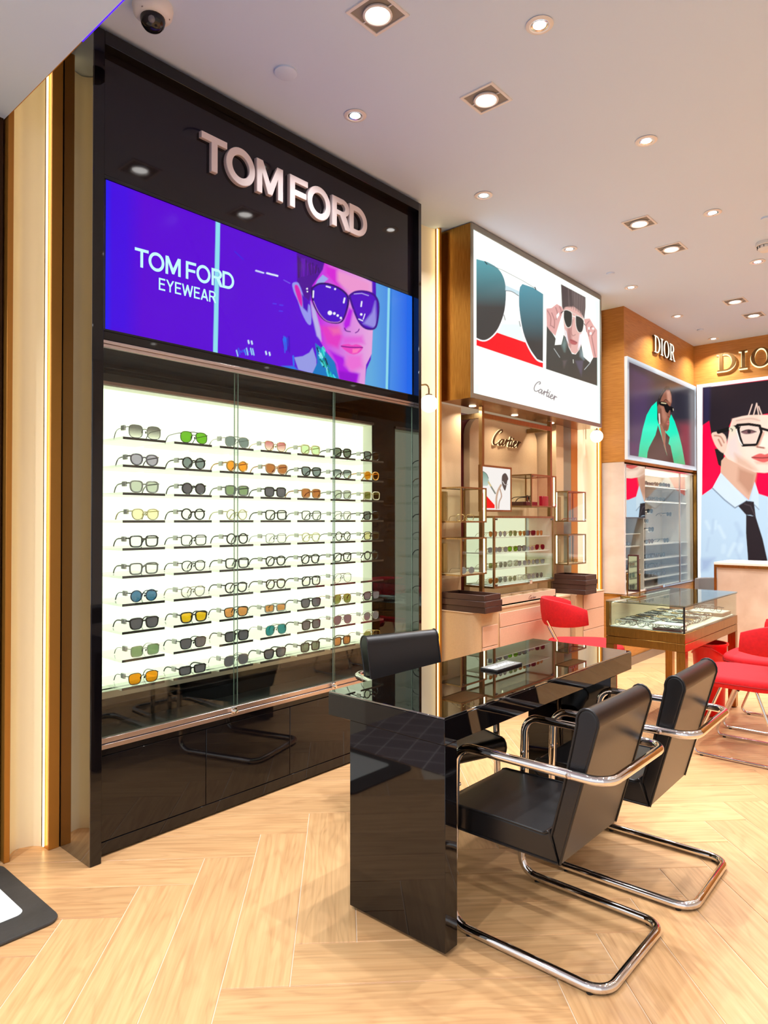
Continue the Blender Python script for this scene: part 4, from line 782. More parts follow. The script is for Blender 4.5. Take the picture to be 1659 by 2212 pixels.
cube('display_cube', -0.28, 0.0, 4.662, 5.058, 1.450, 1.700, 'glass display cube with red box, right of the small poster'); cube('display_cube', -0.124, 0.0, 5.262, 5.592, 1.334, 1.590, 'upper glass display cube at right end of beige unit'); cube('display_cube', -0.124, 0.0, 5.262, 5.592, 0.976, 1.229, 'lower glass display cube at right end of beige unit')
# case mounting arms carry the end cubes on the columns
for (yy, z0, xa, xb) in ((3.80, 1.345, -.2199, -.1905), (3.80, 0.99, -.2199, -.1905), (5.33, 1.345, -.1299, -.1245), (5.33, 0.99, -.1299, -.1245)): MB().box(xa, xb, yy, yy + 0.05, z0, z0 + 0.20).obj('case_bracket', BRASS2, bw)
G1 = 'glasses in the glass cubes'
glasses('way', 't', 'gold', 'clear', (-0.05, 3.86, 1.3405), -0.5, 'gold trimmed glasses lying in upper left glass cube', G1, False); glasses('round', 'm', 'silver', 'grey', (-0.04, 3.87, 0.9845), -0.3, 'silver sunglasses in lower left glass cube', G1, False)
glasses('way', 'a', 'black', 'brown', (-0.09, 4.78, 1.492), 0.2, 'dark glasses on maroon stand in middle glass cube', G1, False); glasses('rect', 'a', 'red', 'clear', (-0.02, 5.41, 1.3425), 0.05, 'red glasses in upper right glass cube', G1, False, sc=.7); glasses('aviator', 'm', 'gold', 'clear', (-0.02, 5.41, 0.9845), 0.05, 'gold glasses in lower right glass cube', G1, False, sc=.7)
tag(MB().box(-0.26, -0.06, 4.69, 4.86, 1.4585, 1.491, c=.002).obj('display_stand', MAROON), 'low maroon stand inside the middle glass cube', 'stand')
tag(MB().box(-0.06, -0.03, 4.885, 4.985, 1.4585, 1.538, c=.003).obj('gift_box', pm('red_box', (150, 14, 24), .4)), 'small red box inside the middle glass cube', 'box')
# little poster light box between cubes
A = Art(120, 140, [(1042, 1008), (1107.5, 1013.5), (1105, 1105), (1041, 1104)], (247, 243, 238)); A.at(1020, 990, 16.59)
A.fill([(330, 480), (430, 500), (540, 590), (590, 720), (620, 880), (560, 1010), (420, 1020), (330, 990)], grad((120, 160, 142), (196, 214, 202), 'y', 1022, 1052), .5, 3).line([(330, 478), (430, 500), (540, 590), (600, 740)], 20, (70, 86, 80), .4, 3)
A.line([(600, 880), (850, 1290)], 60, (214, 196, 140), .6).line([(700, 1060), (850, 1300)], 50, (120, 130, 126), .6).fill([(330, 1240), (480, 1350), (820, 1720), (820, 1840), (330, 1840)], (246, 22, 16), .4)
A.fill([(1240, 535), (1320, 600), (1370, 750), (1330, 830), (1280, 1060), (1225, 1195), (1150, 1050), (1115, 900), (1130, 640)], (84, 74, 68), .5, 3).line([(1150, 850), (1220, 970)], 26, (226, 220, 214), .4).line([(1240, 980), (1330, 960)], 26, (180, 172, 166), .4)
A.line([(1080, 990), (960, 1200), (890, 1500), (890, 1840)], 70, (202, 168, 140), .8, 3).line([(1040, 1140), (1090, 1400), (1000, 1600), (970, 1840)], 40, (180, 140, 110), 1.0, 3)
pb = thing('poster_light_box', (-0.03, 4.26, 1.40), 'small framed poster light box with red corner between the cubes', 'light box'); y0, y1, z0, z1 = 4.052, 4.452, 1.408, 1.738
MB().box(-0.075, -0.0545, y0, y1, z0, z1, c=.001).obj('casing', pm('bronze_casing', (128, 92, 50), .4, .6), pb); f = MB(); e = .014
f.box(-.0543, -.046, y0, y1, z1 - e, z1).box(-.0543, -.046, y0, y1, z0, z0 + e).box(-.0543, -.046, y0, y0 + e, z0 + e, z1 - e).box(-.0543, -.046, y1 - e, y1, z0 + e, z1 - e).obj('frame', BRASS2, pb, False)
art_obj(A, 'printed_front', art_mat('small_lightbox_print', .98, 0, .3), lambda u, v: (-.051, y0 + e + (y1 - y0 - 2 * e) * u, z0 + e + (z1 - z0 - 2 * e) * v), pb)
# tall glazed case with four lit shelves
x0, x1, y0, y1, z0, z1 = -0.26, 0.0, 4.140, 5.020, 0.865, 1.378; e = .014
gc = thing('glazed_case', ((x0 + x1) / 2, (y0 + y1) / 2, z0), 'wide lit glass case with four shelves of sunglasses', 'display case'); m = MB()
for (a, b) in ((y0, y0 + e), (y1 - e, y1)):
    for (c, d) in ((x0, x0 + e), (x1 - e, x1)): m.box(c, d, a, b, z0 + e, z1 - e)
for (c, d) in ((z0, z0 + e), (z1 - e, z1)): m.box(x0, x1, y0, y0 + e, c, d).box(x0, x1, y1 - e, y1, c, d).box(x0, x0 + e, y0 + e, y1 - e, c, d).box(x1 - e, x1, y0 + e, y1 - e, c, d)
m.obj('frame', BRASS2, gc, False)
MB().box(x0 + .001, x0 + .005, y0 + e, y1 - e, z0 + e, z1 - e).obj('light_back', glow('case_back_light', (244, 246, 212), 1.05), gc); MB().box(x0 + .006, x1 - .002, y0 + e, y1 - e, z0 + .003, z0 + .010).obj('floor_panel', glow('case_floor_light', (252, 252, 236), .95), gc)
MB().box(x1 - .006, x1 - .002, y0 + e, (y0 + y1) / 2, z0 + e, z1 - e).obj('front_pane', PANE, gc); MB().box(x1 - .006, x1 - .002, (y0 + y1) / 2 + .002, y1 - e, z0 + e, z1 - e).obj('front_pane', PANE, gc); MB().box(x0 + e, x1 - e, y0 + .003, y0 + .007, z0 + e, z1 - e).obj('side_pane', PANE, gc)
MB().box(x0 + e, x1 - e, y1 - .007, y1 - .003, z0 + e, z1 - e).obj('side_board', pm('case_side_cream', (240, 234, 210), .5), gc); MB().box(x0 + e, x1 - e, y0 + e, y1 - e, z1 - .008, z1 - .004).obj('top_pane', PANE, gc)
CZ = [1.226, 1.112, 1.000, 0.890]; CS = pm('case_shelf', (222, 222, 206), .3)
for zz in CZ: MB().box(x0 + .006, x1 - .03, y0 + e + .001, y1 - e - .001, zz - .006, zz).obj('shelf', CS, gc)
MB().box(x1, x1 + .02, 4.60, 4.64, z0 + .004, z0 + .03, c=.002).obj('lock', CHROME, gc)
for yy in (y0 + .02, y1 - .04):
    for zz in (z0 + .016, z1 - .03): MB().box(x1 - .012, x1 + .003, yy, yy + .02, zz, zz + .012).obj('hinge', MATS['hinge_steel'], gc)
CK = ['cat,m,gold,brown|round,m,gold,grey|aviator,m,gold,green-grey|panto,t,gold,brown|square,a,dark tortoise,dark|way,m,gold,orange|', 'square,m,silver,grey|panto,m,gold,grey|geo,m,gold,green|square,a,black,grey|rect,m,gold,grey|aviator,m,gold,dark|',
      'square,m,gold,olive|geo,m,silver,grey-green|big,m,silver,light grey|panto,m,silver,grey|round,m,gold,grey|way,m,gold,grey|', 'panto,m,gold,brown|aviator,m,silver,blue-grey|round,m,gold,green-grey|square,m,silver,clear|way,t,silver,grey|round,t,grey,dark|']
SN = ['top', 'second', 'third', 'bottom']
for r, row in enumerate(CK):
    for c, sp in enumerate(row.strip('|').split('|')):
        kd, th, fc, lc = sp.split(',')
        glasses(kd, th, fc, lc, (-0.075, 4.240 + c * 0.1355 + random.uniform(-.006, .006), CZ[r] + .0004), random.uniform(-.25, .1), '%s %s frames with %s lenses, %s shelf of wide glass case, %s from left' % (fc, KN[kd], lc, SN[r], CN[c] if c < 5 else 'sixth'), 'sunglasses in the wide glass case', False, sc=0.88)
# brown leather trays
def tray(x0, x1, y0, y1, z0, h, label, grp):
    t = thing('leather_tray', ((x0 + x1) / 2, (y0 + y1) / 2, z0), label, 'tray', grp); w = .012
    MB().box(x0 + .004, x1 - .004, y0 + .004, y1 - .004, z0, z0 + .012).obj('base', BROWN, t); m = MB()
    m.box(x0, x1, y0, y0 + w, z0 + .0005, z0 + h, c=.002).box(x0, x1, y1 - w, y1, z0 + .0005, z0 + h, c=.002).box(x0, x0 + w, y0 + w, y1 - w, z0 + .0005, z0 + h, c=.002).box(x1 - w, x1, y0 + w, y1 - w, z0 + .0005, z0 + h, c=.002).obj('rim', BROWN, t)
    MB().box(x0 + w, x1 - w, y0 + w, y1 - w, z0 + .0125, z0 + .016).obj('lining', pm('tray_lining', (96, 62, 44), .8), t)
LV = ['bottom', 'second', 'third', 'top']
for i in range(3): tray(-0.175 + .004 * i, 0.185 - .008 * (i == 2), 3.742 - .006 * (i % 2), 3.942 + .006 * (i == 1), 0.7455 + .0392 * i, .039, 'brown leather tray, %s of the stack of three at left' % LV[i if i < 2 else 3], 'left tray stack')
for i in range(4): tray(-0.122, 0.17 + .006 * (i == 2), 5.215 + .004 * (i % 2), 5.425 + .006 * (i in (1, 2)), 0.7455 + .0392 * i, .039, 'brown leather tray, %s of the stack of four at right' % LV[i], 'right tray stack')
# sample box on the counter
sb = thing('sample_box', (0.0, 4.45, 0.7455), 'beige sample box with compartments and script logo on the counter', 'box'); x0, x1, y0, y1, z0 = -0.07, 0.045, 4.14, 4.96, .7455
m = MB().box(x0, x1, y0, y1, z0, z0 + .010).box(x0, x1, y0, y0 + .008, z0, z0 + .060).box(x0, x1, y1 - .008, y1, z0, z0 + .060).box(x0, x0 + .008, y0, y1, z0, z0 + .060).box(x1 - .008, x1, y0, y1, z0, z0 + .060); m.obj('case', pm('blush_box', (216, 182, 150), .5), sb, False)
for k in range(1, 5): MB().box(x0 + .009, x1 - .009, y0 + k * .166 - .004, y0 + k * .166 + .004, z0 + .011, z0 + .056).obj('divider', BEIGE, sb)
MB().box(x0 + .009, x1 - .009, y0 + .009, y1 - .009, z0 + .0105, z0 + .030).obj('lining', pm('box_lining', (226, 208, 180), .7), sb)
for st in CART: MB().tube([(x1 + .0008, 4.53 + p[0] * .022, z0 + .018 + p[1] * .010) for p in spline(script_pts(st, .28), 4, False)], .0012, 5).obj('logo_stroke', pm('logo_brown', (110, 50, 26), .4), sb)
# globe wall lamps
GLB = glow('opal_globe', (255, 244, 224), 3.0)
def sconce(yw, xw, zg, label, plate=True):
    t = thing('globe_wall_lamp', (xw, yw, zg), label, 'wall lamp', 'globe wall lamps'); xg = xw + 0.115
    MB().sphere((xg, yw, zg), 0.057, 24, 16).obj("globe", GLB, t)
    MB().tube(arc_path([(xg, yw, zg + 0.056), (xg, yw, zg + 0.128), (xw, yw, zg + 0.128)], .06), .0055, 8).obj('arm', BRASS2, t)
    MB().lathe([(0, 0.053), (.022, .053), (.022, .060), (.006, .064), (0, .064)], (xg, yw, zg), 16).obj('cap', BRASS2, t)
    MB().lathe([(0, 0), (.036, 0), (.036, .012), (.030, .016), (0, .016)], (xw - .014, yw, zg + 0.128), 20, 'x').obj('wall_plate', BRASS, t)
    MB().tube([(xw + .010, yw, zg + .118), (xw + .010, yw, zg - .02)], .004, 8).obj('rod', BRASS2, t)
sconce(3.510, -0.205, 2.099, 'white globe wall lamp beside the black cabinet'); sconce(5.965, -0.185, 2.110, 'white globe wall lamp beside the wood pier')
# ------------------------------------------------------------------ veneer corner: signs, posters, showcase
SGW = glow('sign_letter_white', (255, 246, 226), 1.25); SGE = pm('sign_letter_brass', (120, 86, 44), .35, .7)
sg = thing('wall_sign', (0.10, 7.22, 3.01), 'white lit four-letter serif sign on the side veneer wall', 'sign'); y = 6.895
for ch in 'dior':
    put_letter(ch, .170, 1.06, lambda u, v, d, yy=y: (0.0905 + d, yy + u, 3.020 + v), .022, 0, SGE, sg, 'letter_edge'); y += put_letter(ch, .170, 1.06, lambda u, v, d, yy=y: (0.113 + d, yy + u, 3.020 + v), .004, 0, SGW, sg) + .018
sg = thing('wall_sign', (0.7, 8.16, 2.99), 'brass serif sign with glowing edges on the back veneer wall', 'sign'); x = 0.345
HALO = glow('sign_halo', (255, 232, 176), 1.8)
for ch in 'dior':
    put_letter(ch, .196, 1.12, lambda u, v, d, xx=x: (xx + u - .006, 8.1695 - d, 2.985 + v - .004), .012, .003, HALO, sg, 'halo'); x += put_letter(ch, .196, 1.12, lambda u, v, d, xx=x: (xx + u, 8.156 - d, 2.990 + v), .016, 0, SGE, sg) + .035
# side poster
A = Art(210, 260, [(1347.3, 765.5), (1504.8, 827.7), (1502.3, 1021), (1342.4, 1002)], (226, 238, 247)); A.at(1340, 760, 8.194)
A.fill([(92, 155), (1318, 628), (1295, 2062), (60, 1900)], (66, 58, 66), .4).fill([(92, 155), (500, 320), (430, 1900), (60, 1900)], (82, 62, 100), 14, 0, .8).fill([(880, 600), (1318, 700), (1305, 1250), (880, 1200)], (44, 42, 54), 10).fill([(960, 1250), (1305, 1200), (1295, 2050), (1110, 2030)], (118, 62, 72), 9, 0, .85).fill([(60, 1650), (300, 1700), (260, 1920), (60, 1895)], (92, 50, 92), 8, 0, .8).fill([(1230, 700), (1315, 640), (1300, 2050), (1240, 2040)], (120, 112, 116), 6, 0, .5)
A.fill([(92, 155), (1318, 628), (1312, 700), (600, 480), (92, 250)], (58, 54, 56), 7, 0, .7)
gr = grad((0, 240, 198), (60, 190, 130), 'y', 930, 1010)
A.fill([(602, 865), (500, 960), (400, 1130), (320, 1400), (255, 1700), (225, 1922), (390, 1942), (700, 1942), (700, 1000)], gr, .5).fill([(868, 1098), (932, 1230), (1002, 1450), (1062, 1700), (1116, 2036), (900, 2012), (700, 1800), (760, 1300)], gr, .5)
A.fill([(598, 880), (640, 780), (700, 670), (780, 572), (840, 572), (888, 700), (700, 900), (690, 1290), (620, 1285), (600, 1200), (604, 1000)], (46, 40, 38), .5)
A.fill([(690, 790), (735, 700), (790, 640), (845, 640), (874, 720), (886, 850), (852, 960), (846, 1100), (850, 1140), (830, 1180), (832, 1290), (808, 1390), (772, 1424), (700, 1350), (640, 1290), (625, 1180), (612, 960), (660, 880)], (148, 94, 74), .6).fill([(790, 670), (845, 660), (872, 760), (862, 880), (800, 830)], (204, 150, 128), 2.0).fill([(670, 950), (720, 960), (790, 1150), (740, 1250), (690, 1150)], (188, 132, 110), 3, 0, .8).fill([(650, 1000), (680, 1000), (690, 1280), (640, 1260)], (110, 68, 54), 2, 0, .8).fill([(740, 1290), (800, 1330), (770, 1420), (700, 1350)], (120, 74, 58), 2.5, 0, .8)
A.line([(700, 690), (650, 800)], 14, (84, 70, 64), .8).line([(740, 640), (690, 740)], 10, (90, 76, 70), .8)
A.fill([(640, 1290), (700, 1350), (752, 1432), (745, 1640), (772, 1740), (778, 1880), (720, 1700), (680, 1520)], (164, 106, 84), .6)
A.fill([(560, 1500), (612, 1310), (636, 1395), (680, 1535), (720, 1705), (776, 1885), (742, 1660), (755, 1442), (832, 1530), (805, 1652), (842, 1690), (902, 2012), (390, 1942), (402, 1830), (432, 1740)], (80, 52, 46), .5)
A.fill([(632, 884), (680, 862), (770, 868), (832, 940), (872, 950), (912, 972), (916, 1012), (880, 1066), (842, 1016), (802, 1082), (762, 1052), (732, 955), (650, 930)], (14, 13, 14), .5).line([(690, 890), (770, 898)], 22, (206, 190, 150), .5).line([(735, 850), (775, 825), (800, 850)], 12, (40, 26, 22), .5, 3).line([(905, 990), (910, 1020)], 14, (200, 190, 170), .4)
A.fill([(768, 1242), (830, 1214), (828, 1290), (790, 1302)], (186, 108, 98), .8).line([(772, 1246), (826, 1256)], 7, (90, 40, 36), .5).line([(640, 1100), (645, 1280)], 26, (226, 214, 206), .6).line([(805, 1140), (838, 1150)], 12, (96, 56, 44), .7)
ps = thing('framed_poster', (0.10, 7.2, 1.93), 'white-framed poster of a woman in black sunglasses before a green arch', 'poster'); y0, y1, z0, z1 = 6.205, 8.150, 1.905, 2.855
MB().box(0.0905, 0.118, y0, y1, z0, z1).obj('backing', WHITE, ps, False)
art_obj(A, 'print', art_mat('poster_print', .84, .14, .22), lambda u, v: (.1185, y0 + (y1 - y0) * u, z0 + (z1 - z0) * v), ps)
# back wall poster
A = Art(420, 400, [(1505.3, 831.7), (1967.1, 774.5), (1972.3, 1364.8), (1507.9, 1325.0)], (240, 246, 248)); A.at(1500, 800, 4.61)
A.fill([(84, 175), (2090, -90), (2110, 2450), (66, 2450)], (252, 6, 66), .5)
A.fill([(84, 172), (1300, 30), (1300, 430), (1060, 445), (1100, 700), (1040, 640), (980, 445), (735, 430), (680, 440), (380, 480), (345, 560), (342, 660), (322, 720), (290, 640), (168, 645), (148, 500), (84, 542)], (40, 32, 38), .6)
A.fill([(84, 172), (160, 160), (150, 500), (84, 540)], (44, 38, 66), 4).fill([(200, 780), (300, 780), (290, 900), (268, 962), (238, 940)], (34, 28, 30), .6)
A.fill([(268, 900), (340, 820), (620, 1020), (600, 1110), (590, 1190), (545, 1292), (400, 1165), (260, 1030)], (216, 172, 148), .6).fill([(440, 970), (610, 1030), (590, 1180), (540, 1230), (430, 1100)], (192, 142, 118), 5)
A.fill([(330, 720), (342, 640), (360, 540), (380, 482), (470, 458), (540, 446), (980, 440), (1040, 640), (1040, 800), (950, 950), (820, 1005), (700, 1022), (600, 1015), (520, 980), (330, 880), (290, 830)], (240, 210, 192), .7)
A.fill([(330, 700), (420, 640), (440, 760), (480, 900), (420, 900), (330, 850)], (216, 200, 198), 6, 0, .7).fill([(400, 830), (520, 900), (640, 1000), (560, 1000), (420, 930)], (214, 172, 148), 5, 0, .85).fill([(480, 760), (600, 770), (620, 860), (520, 860)], (246, 214, 198), 6, 0, .8).fill([(380, 490), (520, 460), (640, 450), (640, 520), (430, 540), (370, 600)], (226, 192, 174), 4, 0, .7)
A.fill([(660, 640), (735, 640), (760, 760), (700, 790), (640, 770)], (248, 224, 208), 4, 0, .9).fill([(650, 650), (690, 640), (650, 740), (625, 750)], (214, 170, 150), 3, 0, .9).fill([(620, 935), (720, 930), (740, 990), (640, 1000)], (246, 216, 198), 5, 0, .8).fill([(600, 905), (760, 915), (740, 935), (620, 930)], (206, 160, 138), 3, 0, .7)
A.fill([(170, 640), (200, 615), (262, 618), (312, 660), (322, 760), (296, 822), (250, 800), (205, 740)], (236, 196, 176), .7, 3).line([(200, 650), (260, 660), (295, 720)], 14, (186, 130, 110), 1.0, 3).line([(240, 690), (270, 750)], 16, (176, 120, 100), 1.2)
for a in ((540, 445, 575, 340), (590, 440, 620, 330), (640, 440, 620, 330), (670, 440, 640, 360)): A.line([(a[0], a[1]), (a[2], a[3])], 11, (226, 196, 182), .7)
A.fill([(430, 545), (540, 535), (650, 552), (668, 612), (620, 742), (480, 746), (450, 660)], (226, 200, 186), 1.0); A.line([(455, 560), (440, 600)], 10, (30, 24, 24), .6)
A.line([(430, 545), (540, 536), (650, 552), (668, 612), (622, 742), (480, 746), (450, 660), (430, 545)], 27, (26, 22, 22), .5).line([(420, 600), (450, 700), (475, 745)], 8, (240, 236, 230), .5).line([(240, 614), (420, 562)], 38, (26, 22, 22), .6).line([(655, 575), (740, 600), (800, 570)], 26, (26, 22, 22), .5).line([(800, 560), (950, 530), (1060, 545), (1045, 660), (1000, 740), (860, 745), (810, 640), (800, 560)], 27, (26, 22, 22), .5)
A.dot(378, 586, 34, (220, 210, 186), .6).line([(362, 580), (380, 590), (376, 604)], 9, (60, 54, 46), .5).fill([(465, 612), (540, 588), (612, 612), (560, 632), (500, 634)], (120, 84, 88), 1.2, 3).dot(545, 610, 19, (52, 36, 40), .8).line([(470, 612), (540, 592), (615, 612)], 9, (50, 34, 36), .7, 3).line([(420, 500), (560, 480), (650, 500)], 14, (170, 130, 112), 1.5, 3, .5)
A.line([(690, 620), (640, 740), (620, 760), (700, 775)], 14, (206, 156, 134), 1.5, 3).line([(625, 762), (690, 772)], 14, (150, 98, 84), 1.0)
A.fill([(570, 866), (650, 828), (700, 838), (745, 828), (800, 862), (735, 905), (680, 916), (610, 892)], (214, 96, 92), 1.0, 3).line([(572, 866), (680, 872), (800, 862)], 10, (130, 48, 50), .7, 3)
A.fill([(70, 1250), (180, 1172), (262, 1020), (400, 1162), (542, 1292), (600, 1110), (640, 1230), (740, 1262), (1100, 1262), (1500, 1420), (1500, 2450), (60, 2450)], (186, 210, 230), .6)
A.fill([(180, 1172), (262, 1020), (400, 1162), (525, 1296), (404, 1368)], (206, 222, 234), .6).line([(182, 1175), (300, 1290), (404, 1370), (520, 1300)], 11, (120, 136, 156), .8).fill([(560, 1290), (602, 1110), (640, 1230), (640, 1385)], (200, 218, 232), .6).line([(600, 1340), (642, 1386)], 8, (120, 136, 156), .8)
for k in range(14): x, yy = random.uniform(90, 480), random.uniform(1450, 2100); A.line([(x, yy), (x + random.uniform(-60, 60), yy + random.uniform(40, 140))], random.uniform(20, 50), random.choice([(206, 226, 240), (168, 192, 218), (212, 230, 240)]), 3.0, 0, .5)
A.fill([(436, 1352), (520, 1300), (592, 1308), (612, 1462), (560, 1440), (515, 1440)], (46, 38, 42), .6).fill([(515, 1440), (610, 1456), (680, 1680), (730, 1905), (770, 2110), (545, 2110), (532, 1850), (514, 1620)], (44, 36, 40), .6).line([(500, 1330), (560, 1350), (600, 1440)], 10, (74, 64, 68), 1.0)
A.fill([(66, 1880), (200, 1870), (130, 1990), (66, 2000)], (140, 160, 200), 6, 0, .6)
ps = thing('framed_poster', (1.1, 8.15, 0.3), 'tall poster of a person in light shirt, black tie and square glasses', 'poster')
MB().box(0.128, 2.052, 8.141, 8.168, .298, 2.872).obj('backing', WHITE, ps, False)
art_obj(A, 'print', art_mat('back_poster_print', .92, .3, .25), lambda u, v: (.13 + 1.92 * u, 8.140, .30 + 2.57 * v), ps)
struct('trim_11', MB().box(0.092, 0.122, 8.130, 8.166, 0, 1.90), BRASS)
# glazed showcase in the side wall
sc = thing('wall_showcase', (-0.05, 7.3, .66), 'glazed white showcase with shelves of sunglasses below the arch poster', 'showcase'); X0, X1, Y0, Y1, Z0, Z1 = -0.25, 0.085, 6.222, 8.120, .662, 1.868
WH = pm('showcase_white', (232, 220, 210), .5); CH = glow('showcase_light', (255, 246, 230), 2.4)
MB().box(X0 - .01, X0, Y0, Y1, Z0, Z1).obj('back_board', WH, sc); MB().box(X0, X1, Y0, Y1, Z0, Z0 + .012).obj('floor_board', WH, sc); MB().box(X0, X1, Y0, Y1, Z1 - .012, Z1).obj('top_board', WH, sc)
for yy in (Y0, Y1 - .012): MB().box(X0, X1, yy, yy + .012, Z0 + .013, Z1 - .013).obj('end_board', WH, sc)
MB().box(X0 + .001, X1 - .01, 6.690, 6.702, Z0 + .013, Z1 - .013).obj('divider', WH, sc)
MB().box(X1 - .01, X1 + .008, 6.236, 6.688, 1.375, Z1 - .004).obj('mirror_panel', MIRROR, sc); MB().box(X1 - .01, X1 + .009, 6.236, 6.688, 1.366, 1.374).obj('panel_edge', pm('dark_edge', (60, 60, 62), .4), sc)
SH = [(1.70, 6.72, 8.10), (1.545, 6.72, 8.10), (1.105, 6.72, 8.10), (.955, 6.72, 8.10), (.855, 6.72, 8.10), (.760, 6.72, 8.10)]
for z, a, b in SH:
    MB().box(X0, X1 - .05, a, b, z - .010, z).obj('shelf', WH, sc)
    if z > 1.5: MB().box(X1 - .052, X1 - .048, a + .03, b - .05, z - .016, z - .011).obj('light_bar', CH, sc)
for z in (1.22, 1.10, .98, .87, .77): MB().box(X0, X1 - .04, 6.236, 6.688, z - .008, z).obj('shelf', WH, sc)
MB().box(X0 + .002, X0 + .006, 6.72, 7.15, 1.16, 1.50).obj('light_panel', CH, sc); MB().box(X0 + .02, X1 - .05, 6.72, 8.10, Z1 - .030, Z1 - .024).obj('light_bar', CH, sc)
for i, (a, b) in enumerate(((6.705, 7.125), (7.129, 7.675), (7.690, 8.115))): MB().box(X1 + .0005, X1 + .0045, a, b, Z0 + .02, Z1 - .02).obj('glass_door', PANE, sc)
MB().box(X1 + .0002, X1 + .0046, 6.236, 6.690, Z0 + .02, 1.364).obj('glass_door', PANE, sc)
MB().box(X1 - .004, X1 + .010, 7.676, 7.689, Z0, Z1).obj('door_stile', SILVER, sc); MB().box(X1 - .004, X1 + .012, 6.700, 8.12, Z0 + .001, Z0 + .018).obj('bottom_track', SILVER, sc); MB().box(X1 - .004, X1 + .012, 6.700, 8.12, Z1 - .018, Z1 - .001).obj('top_track', SILVER, sc); MB().box(X1 + .012, X1 + .03, 7.10, 7.15, Z0 + .004, Z0 + .03).obj('lock', CHROME, sc)
k = 0
BAY = {0: 'top', 1: 'second', 2: 'fourth', 3: 'fifth', 4: 'sixth', 5: 'bottom'}
def far_g(x, y, z, label, grp):
    global k
    kd, th, fc, lc = [('way', 'a', 'black', 'dark'), ('square', 'a', 'black', 'grey'), ('rect', 'a', 'dark grey', 'grey'), ('cat', 'a', 'dark tortoise', 'brown'), ('geo', 'a', 'black', 'blue-grey')][k % 5]; k += 1
    glasses(kd, th, fc, lc, (x, y, z + .0004), random.uniform(-.2, .08), label, grp, False, sc=.94)
for r, (z, a, b) in enumerate(SH):
    n = (6, 5, 4, 5, 4, 5)[r]
    for i in range(n): far_g(-.03, 6.83 + i * .165 + (.28 if (r == 2 and i == 3) else 0), z, 'dark sunglasses in wall showcase, %s shelf down, %s from left' % (BAY[r], CN[i]), 'sunglasses in the wall showcase')
for j, (zz, yy) in enumerate(((1.42, 7.0), (1.42, 7.35), (1.32, 6.80), (1.32, 7.25), (1.225, 7.0), (1.225, 7.38), (1.39, 7.92))):
    nm = ['upper left', 'upper middle', 'middle left', 'middle right', 'lower left', 'lower middle', 'upper right'][j]
    MB().tube([(X0, yy, zz + .02), (X0 + .13, yy, zz + .02)], .004, 6).box(X0 + .13, X0 + .15, yy - .06, yy + .06, zz - .004, zz - .0005).tube([(X0 + .13, yy, zz + .02), (X0 + .14, yy, zz - .002)], .004, 6).obj('peg', CHROME, sc)
    far_g(X0 + .142, yy, zz, 'dark sunglasses on a peg in the white showcase middle, ' + nm, 'sunglasses in the wall showcase')
for j, (zz, yy) in enumerate(((1.22, 6.42), (1.10, 6.52), (.98, 6.36), (.77, 6.48), (.87, 6.56))): far_g(-.02, yy, zz, 'dark sunglasses in the left bay of white showcase, %s shelf' % ['top', 'second', 'third', 'bottom', 'fourth'][j], 'sunglasses in the wall showcase')
# reception desk
dk = thing('reception_desk', (1.45, 7.1, 0), 'pale stone reception desk with brass edging at the right', 'desk')
MB().box(0.676, 2.30, 6.925, 7.40, 0.0, .930).obj('body', STONE, dk); MB().box(0.655, 2.32, 6.90, 7.42, .9305, .955, c=.003).obj('top', pm('desk_top_white', (244, 238, 228), .3), dk)
m = MB().box(0.655, .675, 6.905, 6.924, 0, .930).box(.6752, 2.30, 6.905, 6.924, .905, .930); m.obj('brass_trim', BRASS, dk, False)
# grey tub chair behind the desk
gcx, gcy = .50, 7.55
gt = thing('tub_chair', (gcx, gcy, 0), 'grey rounded chair back half hidden behind the reception desk', 'chair'); GF = pm('grey_felt', (128, 122, 116), .9)
prof = [(gcx + .21 * math.cos(a), gcy + .21 * math.sin(a)) for a in np.linspace(-.3, math.pi + .3, 16)] + [(gcx + .17 * math.cos(a), gcy + .17 * math.sin(a)) for a in np.linspace(math.pi + .3, -.3, 16)]
MB().prism(prof, 'z', 0.42, .745, 0, .012).obj('backrest', GF, gt); MB().lathe([(0, .40), (.19, .40), (.20, .43), (.18, .47), (0, .475)], (gcx, gcy, 0)).obj('seat', GF, gt); MB().lathe([(0, .012), (.02, .012), (.02, .40), (0, .40)], (gcx, gcy, 0), 12).obj('column', CHROME, gt); MB().lathe([(0, 0), (.18, 0), (.18, .008), (0, .014)], (gcx, gcy, 0)).obj('base', CHROME, gt)
# ------------------------------------------------------------------ black consultation table
tb = thing('consultation_table', (1.10, 2.45, 0), 'glossy black table with slab legs and mirror-like glass top', 'table')
MB().box(0.844, 1.360, 1.720, 3.180, .653, .7315, c=.0015).obj('top', BLACK, tb)
MB().box(0.846, 1.358, 1.722, 3.178, .7320, .7380, c=.0008).obj('glass_top', BLACKTOP, tb)
for (y0, y1) in ((1.724, 1.788), (2.948, 3.012)): MB().box(0.948, 1.359, y0, y1, .012, .6525, c=.0015).obj('leg', BLACK, tb)
for (x, y) in ((.98, 1.756), (1.33, 1.756), (.98, 2.98), (1.33, 2.98)): MB().lathe([(0, 0), (.014, 0), (.014, .0118), (0, .0118)], (x, y, 0), 14).obj('foot', CHROME, tb)
cd = thing('counter_card', (1.098, 2.47, .7383), 'small pale name card lying on the black table', 'card')
MB().box(1.058, 1.138, 2.372, 2.568, .7383, .7465, c=.001).obj('block', pm('card_clear_dark', (40, 40, 42), .1), cd); MB().box(1.060, 1.136, 2.374, 2.566, .7467, .7475).obj('face', pm('card_face', (132, 132, 130), .3), cd)
y = 2.548
